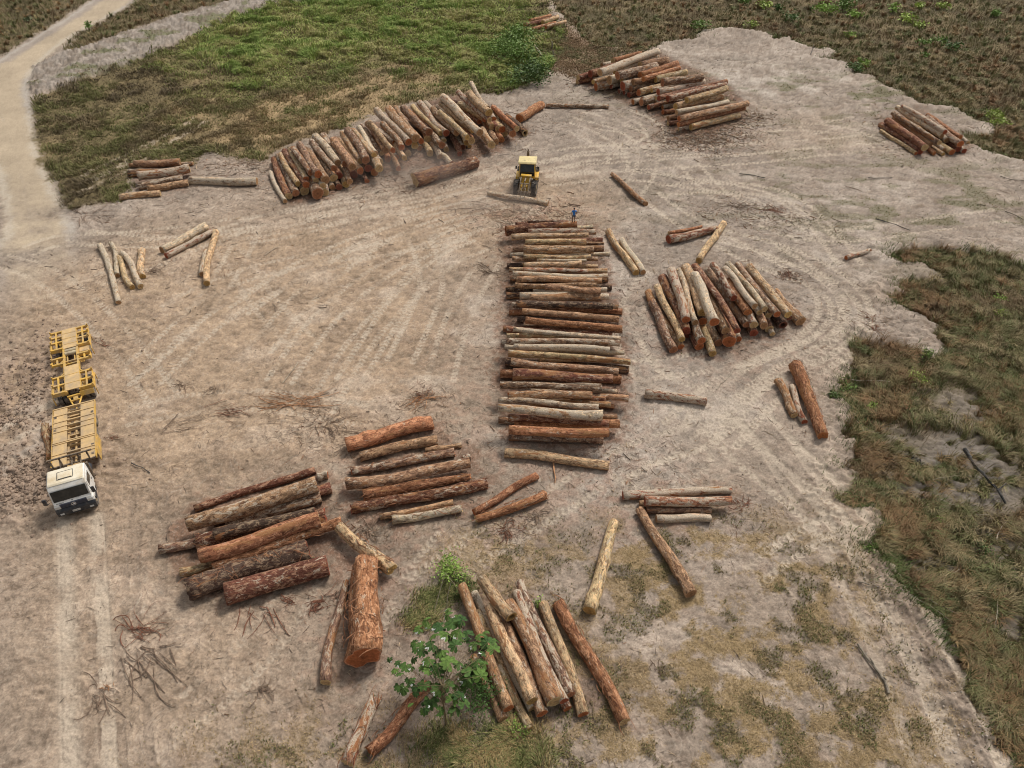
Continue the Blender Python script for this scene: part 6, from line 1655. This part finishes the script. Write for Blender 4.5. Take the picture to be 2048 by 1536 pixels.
ST = [
 ([(1926, 905), (1948, 938), (1975, 968), (2008, 1010)], .14, .07, M_DARKW, 'fallen_branch', 'long charred branch lying on ash in the right scrub', 'branch', 3),
 ([(1712, 1290), (1735, 1322), (1758, 1345), (1768, 1365), (1778, 1386)], .05, .085, M_GREYW, 'dead_branch', 'crooked grey dead branch on the lower right yard', 'branch', 3),
 ([(1713, 1166), (1738, 1172)], .045, .04, M_GREYW, 'short_stick', 'short stick on the lower right track', 'stick', 0),
 ([(1704, 764), (1738, 766), (1780, 767)], .025, .015, M_PALE, 'dry_stalk', 'pale straight stem above the lime bush in the scrub', 'stem', 1),
 ([(1688, 808), (1715, 850), (1728, 868)], .025, .015, M_PALE, 'dry_stalk', 'pale stem crossing from the bare lobe into the scrub', 'stem', 0),
 ([(1728, 860), (1745, 865), (1758, 869)], .03, .02, M_GREYW, 'dry_stalk', 'grey stem end lying at the foot of the lobe', 'stem', 0),
 ([(1866, 963), (1890, 956), (1920, 952)], .025, .015, M_PALE, 'dry_stalk', 'pale forked twig left of the charred branch', 'stem', 3),
 ([(1876, 1003), (1900, 1010), (1925, 1017)], .022, .012, M_PALE, 'dry_stalk', 'pale twig below the forked twig', 'stem', 0),
 ([(1822, 908), (1850, 913), (1870, 917)], .02, .012, M_PALE, 'dry_stalk', 'pale twig beside the black stump', 'stem', 0),
 ([(1870, 930), (1885, 955), (1898, 980)], .03, .02, M_GREYW, 'dry_stalk', 'dark brown twig crossing the pale forked one', 'stem', 0),
 ([(1990, 1080), (2000, 1060), (2010, 1045)], .035, .02, M_PALE, 'dead_branch', 'bleached forked branch at the right edge', 'branch', 5),
 ([(1924, 1037), (1950, 1034), (1975, 1036)], .025, .015, M_PALE, 'dry_stalk', 'pale twig above the bleached forked branch', 'stem', 2),
 ([(1870, 1164), (1895, 1155), (1914, 1143)], .022, .012, M_PALE, 'dry_stalk', 'pale twig above the lower ash patch', 'stem', 0),
 ([(1816, 1195), (1858, 1215), (1903, 1250)], .026, .015, M_PALE, 'dry_stalk', 'long pale stem along the lower scrub edge', 'stem', 1),
 ([(1856, 1202), (1885, 1218), (1918, 1232)], .04, .025, M_GREYW, 'dead_branch', 'grey branch beside the long pale stem', 'branch', 1),
 ([(1936, 1372), (1940, 1345), (1945, 1318)], .022, .012, M_PALE, 'dry_stalk', 'upright pale stem at the lower right scrub, left one', 'stem', 0),
 ([(1995, 1380), (1990, 1355), (1989, 1335)], .022, .012, M_PALE, 'dry_stalk', 'curved pale stem at the lower right scrub, right one', 'stem', 0),
 ([(1990, 1488), (2020, 1466), (2047, 1446)], .024, .014, M_PALE, 'dry_stalk', 'slanting pale stem at the bottom right corner', 'stem', 0),
 ([(1989, 1262), (1990, 1230), (1991, 1195)], .022, .012, M_PALE, 'dry_stalk', 'straight pale stem above the lower ash patch', 'stem', 0),
 ([(2010, 1160), (2030, 1158), (2047, 1154)], .022, .014, M_PALE, 'dry_stalk', 'pale twig at the right edge above the ash patch', 'stem', 1),
 ([(265, 930), (285, 938), (300, 948)], .04, .03, M_DARKW, 'short_stick', 'dark stick on bare sand right of the truck', 'stick', 0),
 ([(1478, 350), (1505, 352), (1530, 358)], .05, .04, M_DARKW, 'short_stick', 'thin dark stick on the right of the yard tracks', 'stick', 0),
 ([(1735, 358), (1760, 360), (1785, 358)], .05, .04, M_DARKW, 'short_stick', 'dark stick below the far right pile', 'stick', 0),
 ([(1690, 375), (1705, 378), (1722, 385)], .04, .03, M_BRB, 'short_stick', 'brown stick left of the dark one below the far right pile', 'stick', 0),
 ([(1078, 64), (1100, 68), (1134, 78)], .06, .05, M_GREYW, 'dead_branch', 'thin dark branch lying below the farthest log heap', 'branch', 0),
 ([(1061, 80), (1072, 98), (1083, 114)], .11, .09, M_PALE, 'leaning_pole', 'pale slanting pole in the grass below the farthest heap', 'pole', 0),
 ([(1084, 114), (1090, 120), (1095, 127)], .12, .08, M_DARKW, 'stump', 'dark broken stump at the foot of the pale pole', 'stump', 2),
 ([(1620, 112), (1624, 102), (1626, 92)], .06, .03, M_DARKW, 'dead_twig', 'dark twig poking from the bank at the top right', 'twig', 2),
 ([(2000, 355), (2020, 362), (2048, 362)], .05, .03, M_GREYW, 'dead_branch', 'grey branch at the right edge of the yard', 'branch', 2),
 ([(2010, 425), (2030, 432), (2046, 440)], .05, .03, M_GREYW, 'dead_branch', 'branch at the right edge below the grey one', 'branch', 1),
 ([(1752, 440), (1790, 452), (1820, 462)], .05, .03, M_DARKW, 'dead_branch', 'dark branch on the grey ground above the right scrub', 'branch', 1),
 ([(1136, 409), (1148, 412), (1160, 414)], .06, .07, M_BRB, 'bark_slab', 'dark slab of bark on the ground behind the person', 'bark', 0),
 ([(555, 495), (545, 500), (530, 512)], .03, .02, M_PALE, 'short_stick', 'pale stick on the tan ground below the long rear pile', 'stick', 0),
 ([(596, 728), (580, 748), (565, 766)], .03, .03, M_PALE, 'short_stick', 'pale flat stick in the middle of the left yard', 'stick', 0),
 ([(1105, 925), (1108, 945), (1110, 968)], .06, .03, M_ORB, 'bark_strip', 'orange splinter below the yellow log of the central pile', 'bark', 0),
 ([(1432, 780), (1450, 762), (1468, 738)], .03, .02, M_PALE, 'short_stick', 'thin straw-coloured stick below the middle right pile', 'stick', 0),
 ([(1233, 1078), (1242, 1083), (1250, 1088)], .02, .012, M_PALE, 'short_stick', 'tiny white stick beside the mottled yellow-green log', 'stick', 0),
 ([(445, 300), (438, 306), (430, 312)], .05, .04, M_PALE, 'short_stick', 'pale stick at the grass edge above the single pale log', 'stick', 0),
]
for pts, r0, r1, mat, nm, lab, cat, tw in ST: stick(pts, r0, r1, mat, nm, lab, cat, twigs=tw)
def stalks():
    # three dead stalks rising left of the bundle
    for pts, lab in (([(868, 1225, 0), (878, 1188, .9), (889, 1150, 1.7)], 'leftmost of three dead stalks standing left of the bundle'), ([(893, 1218, 0), (896, 1188, .8), (902, 1165, 1.4)], 'middle of three dead stalks standing left of the bundle'), ([(918, 1182, 0), (906, 1165, .9), (890, 1145, 1.9)], 'rightmost bent one of three dead stalks left of the bundle')):
        W = [G(*p) for p in pts]; c = W[0]; m = MB(); m.tube([w_ - Vector((c.x, c.y, 0)) for w_ in W], .022, 6, .012); o = m.build('dead_stalk', M_PALE, None, True); o.location = (c.x, c.y, 0); tag(o, lab, 'stalk')
stalks()
def tangle(c, size, n, mat, label, dirs=None, curl=1.0, name='bark_tangle'):
    """a wad of long peeled bark strips on the ground"""
    p = G(*c); V = []; o_paths = []
    n = int(n * 2.2)
    for i in range(n):
        a = (dirs[i % len(dirs)] if dirs else TR.rand() * 6.28) + TR.randn() * .45; L = size * (.25 + .85 * TR.rand()); k = TR.randn() * 1.0 * curl
        x0, y0 = TR.randn() * size * .20, TR.randn() * size * .13; pts = []
        for s in np.linspace(0, 1, 9):
            aa = a + k * s * s * 1.4; x0 += math.cos(aa) * L / 8; y0 += math.sin(aa) * L / 8
            pts.append((x0, y0, gz(p.x + x0, p.y + y0) + .03 + .10 * math.sin(math.pi * s) * TR.rand() + .02 * TR.rand()))
        o_paths.append(pts)
    me = strip_mesh(o_paths, .028 + .010 * size, int(TR.randint(9999)), .02); o = link(name, me, mat); o.location = (p.x, p.y, 0); tag(o, label, 'bark'); return o
tangle((275, 1262), 1.5, 16, M_REDB, 'large red-brown bark tangle on the lower left yard', [.3, -.1, 2.4, 2.8, -.6])
tangle((290, 1300), 2.9, 9, M_BRB, 'long grey-brown bark ribbons below the large tangle', [-.75, -.6, -.85], .5)
tangle((515, 1215), 2.0, 5, M_REDB, 'straight red bark slab with a tail under the fat heap', [-1.35, -1.25], .3)
tangle((520, 1375), .9, 9, M_BRB, 'hooked bark tangle in the middle of the bottom left', [.15, -.6, -1.5, -.75])
tangle((200, 1390), 1.3, 9, M_BRB, 'dark bark tangle on the truck wheel track at lower left', [-1.2, -1.0, 1.9, -.8])
tangle((222, 1382), .6, 4, M_ORB, 'small pale orange bark shred on the wheel track', [2.7, 2.4], .3)
tangle((648, 1205), 1.3, 12, M_REDB, 'red bark strands left of the giant peeled log', [2.8, 3.4, -2.4, .5])
tangle((590, 1205), 1.0, 7, M_REDB, 'curly red bark strands between the heap and giant log', [2.9, 3.3])
tangle((365, 775), .9, 10, M_BRB, 'left one of two brown bark balls on the left yard', None, 1.6)
tangle((430, 780), .8, 8, M_BRB, 'right one of two brown bark balls on the left yard', None, 1.4)
tangle((590, 806), 2.6, 18, M_ORB, 'long orange bark fibres on the ground above the spread row', [.2, .1, 3.3, 3.2], .35)
tangle((430, 822), 2.4, 6, M_REDB, 'dark red bark strips left of the orange fibres', [.25, .1], .3)
tangle((850, 798), 1.2, 14, M_ORB, 'orange bark splinters above the spread row', [3.5, .4, 3.9], .4)
tangle((845, 792), .8, 8, M_REDB, 'red bark shreds on the upper end of the orange splinters', None, 1)
tangle((650, 850), 2.0, 9, M_BRB, 'thin brown twigs left of the spread row', [-.8, -.6, .6, 2.6], .8)
tangle((1575, 548), .9, 14, M_REDB, 'red bark heap right of the middle right pile', [1.4, -1.8, 3.4, .5])
tangle((1015, 1062), 1.0, 14, M_REDB, 'red bark shavings below the slanting pair', None, 1.3)
tangle((1070, 1030), 1.0, 10, M_BRB, 'brown bark curls right below the slanting pair', None, 1.2)
tangle((735, 1060), 1.2, 12, M_BRB, 'brown fibre bundle between fat heap and spread row', [.9, -2.2, -1.2, 2.0], .8)
tangle((1480, 1010), .9, 10, M_REDB, 'red bark shreds at the right end of the short stack', None, 1.0)
tangle((1475, 415), 1.6, 14, M_BRB, 'brown twig litter in the middle of the right yard', [.2, 2.9, -.5])
tangle((1540, 420), 1.8, 16, M_REDB, 'red twig and bark litter right of the brown twig litter', [-.4, .1, 2.7])
tangle((1738, 635), 1.0, 8, M_REDB, 'red bark bits at the edge of the right scrub, upper', None)
tangle((1750, 665), .9, 8, M_REDB, 'red bark bits at the edge of the right scrub, lower', None)
tangle((980, 545), 1.6, 14, M_BRB, 'dark roots and twigs at the left side of the central pile', [2.9, 3.4, 2.5, .2], .6)
tangle((985, 415), 3.4, 3, M_BRB, 'long thin brown pole-like strips left of the person', [3.0, 3.08], .05)
tangle((330, 860), 2.6, 5, M_BRB, 'long brown bark strands right of the truck bed', [.62, .55], .25)
tangle((215, 878), .7, 6, M_REDB, 'red bark shreds beside the truck bed', [.3, .2], .4)
tangle((205, 690), .9, 6, M_REDB, 'red bark strip beside the yellow trailer', [-.2, 3.0], .3)
tangle((300, 545), 1.6, 9, M_BRB, 'brown twigs between the five thin logs and the pair', [.5, .35], .4)
tangle((170, 430), 3.0, 9, M_BRB, 'brown pulled bark strips at the road mouth', [-.45, -.5, 2.6], .25)
tangle((880, 330), 1.0, 10, M_REDB, 'red splintered bark at the foot of the long rear pile', [1.9, -1.2, .4])
tangle((1205, 548), .7, 8, M_REDB, 'small red bark clump right of the central pile', None)
tangle((1310, 1330), .6, 4, M_BRB, 'faint brown twigs right of the long orange-red log', None)
def stump():
    p = G(1830, 922); m = MB()
    for k in range(7):
        a = k * .9; m.tube([(0, 0, .25), (.25 * math.cos(a), .22 * math.sin(a), .32), (.5 * math.cos(a + .2), .4 * math.sin(a + .2), .05)], .10, 6, .03)
    o = m.build('burnt_stump', M_DARKW, None, True); o.location = (p.x, p.y, gz(p.x, p.y)); tag(o, 'black burnt stump in the right scrub', 'stump')
    for (px, py, lab) in ((1104, 98, 'upper one of two grey posts beside the pale pole'), (1106, 116, 'lower one of two grey posts beside the pale pole')):
        p = G(px, py); m = MB(); m.tube([(0, 0, 0), (.03, .02, .55), (-.05, .03, 1.1)], .16, 7, .09); m.tube([(0, 0, .5), (.3, .1, .6)], .06, 5, .03); o = m.build('broken_post', M_GREYW, None, True); o.location = (p.x, p.y, 0); tag(o, lab, 'post')
stump()
# ================================================================ DUST blowing off the long rear pile
def dust(px, py, size, dens, label):
    c = G(px, py, size[2] * .45); bm = bmesh.new(); bmesh.ops.create_icosphere(bm, subdivisions=3, radius=1)
    for v in bm.verts: v.co = Vector((v.co.x * size[0], v.co.y * size[1], v.co.z * size[2]))
    me = bpy.data.meshes.new('dust'); bm.to_mesh(me); bm.free()
    m = bpy.data.materials.new('dust'); m.use_nodes = True; n = m.node_tree; n.nodes.clear(); L = n.links.new
    o_ = N(n, 'ShaderNodeOutputMaterial'); pv = N(n, 'ShaderNodeVolumePrincipled'); pv.inputs['Color'].default_value = (.80, .66, .56, 1); pv.inputs['Anisotropy'].default_value = .2
    tc = N(n, 'ShaderNodeTexCoord'); sc = N(n, 'ShaderNodeVectorMath', operation='DIVIDE'); sc.inputs[1].default_value = size; L(tc.outputs['Object'], sc.inputs[0])
    ln = N(n, 'ShaderNodeVectorMath', operation='LENGTH'); L(sc.outputs[0], ln.inputs[0])
    fo = N(n, 'ShaderNodeMapRange'); fo.inputs[1].default_value = 1; fo.inputs[2].default_value = .15; fo.inputs[3].default_value = 0; fo.inputs[4].default_value = 1; L(ln.outputs['Value'], fo.inputs[0])
    no = N(n, 'ShaderNodeTexNoise'); no.inputs['Scale'].default_value = .35; no.inputs['Detail'].default_value = 3; L(tc.outputs['Object'], no.inputs['Vector'])
    nr = N(n, 'ShaderNodeMapRange'); nr.inputs[1].default_value = .35; nr.inputs[2].default_value = .65; nr.inputs[3].default_value = .1; nr.inputs[4].default_value = 1.4; L(no.outputs[0], nr.inputs[0])
    mu = N(n, 'ShaderNodeMath', operation='MULTIPLY'); L(fo.outputs[0], mu.inputs[0]); L(nr.outputs[0], mu.inputs[1])
    m2 = N(n, 'ShaderNodeMath', operation='MULTIPLY'); m2.inputs[1].default_value = dens; L(mu.outputs[0], m2.inputs[0]); L(m2.outputs[0], pv.inputs['Density']); L(pv.outputs[0], o_.inputs['Volume'])
    o = link('dust_cloud', me, m); o.location = (c.x, c.y, c.z + .1); tag(o, label, 'dust', kind='stuff')
dust(820, 340, (8.5, 4.5, 2.2), .15, 'thin pinkish dust drifting in front of the long rear pile')
dust(960, 405, (7.5, 3.5, 1.6), .15, 'faint pale dust left of the yellow loader')
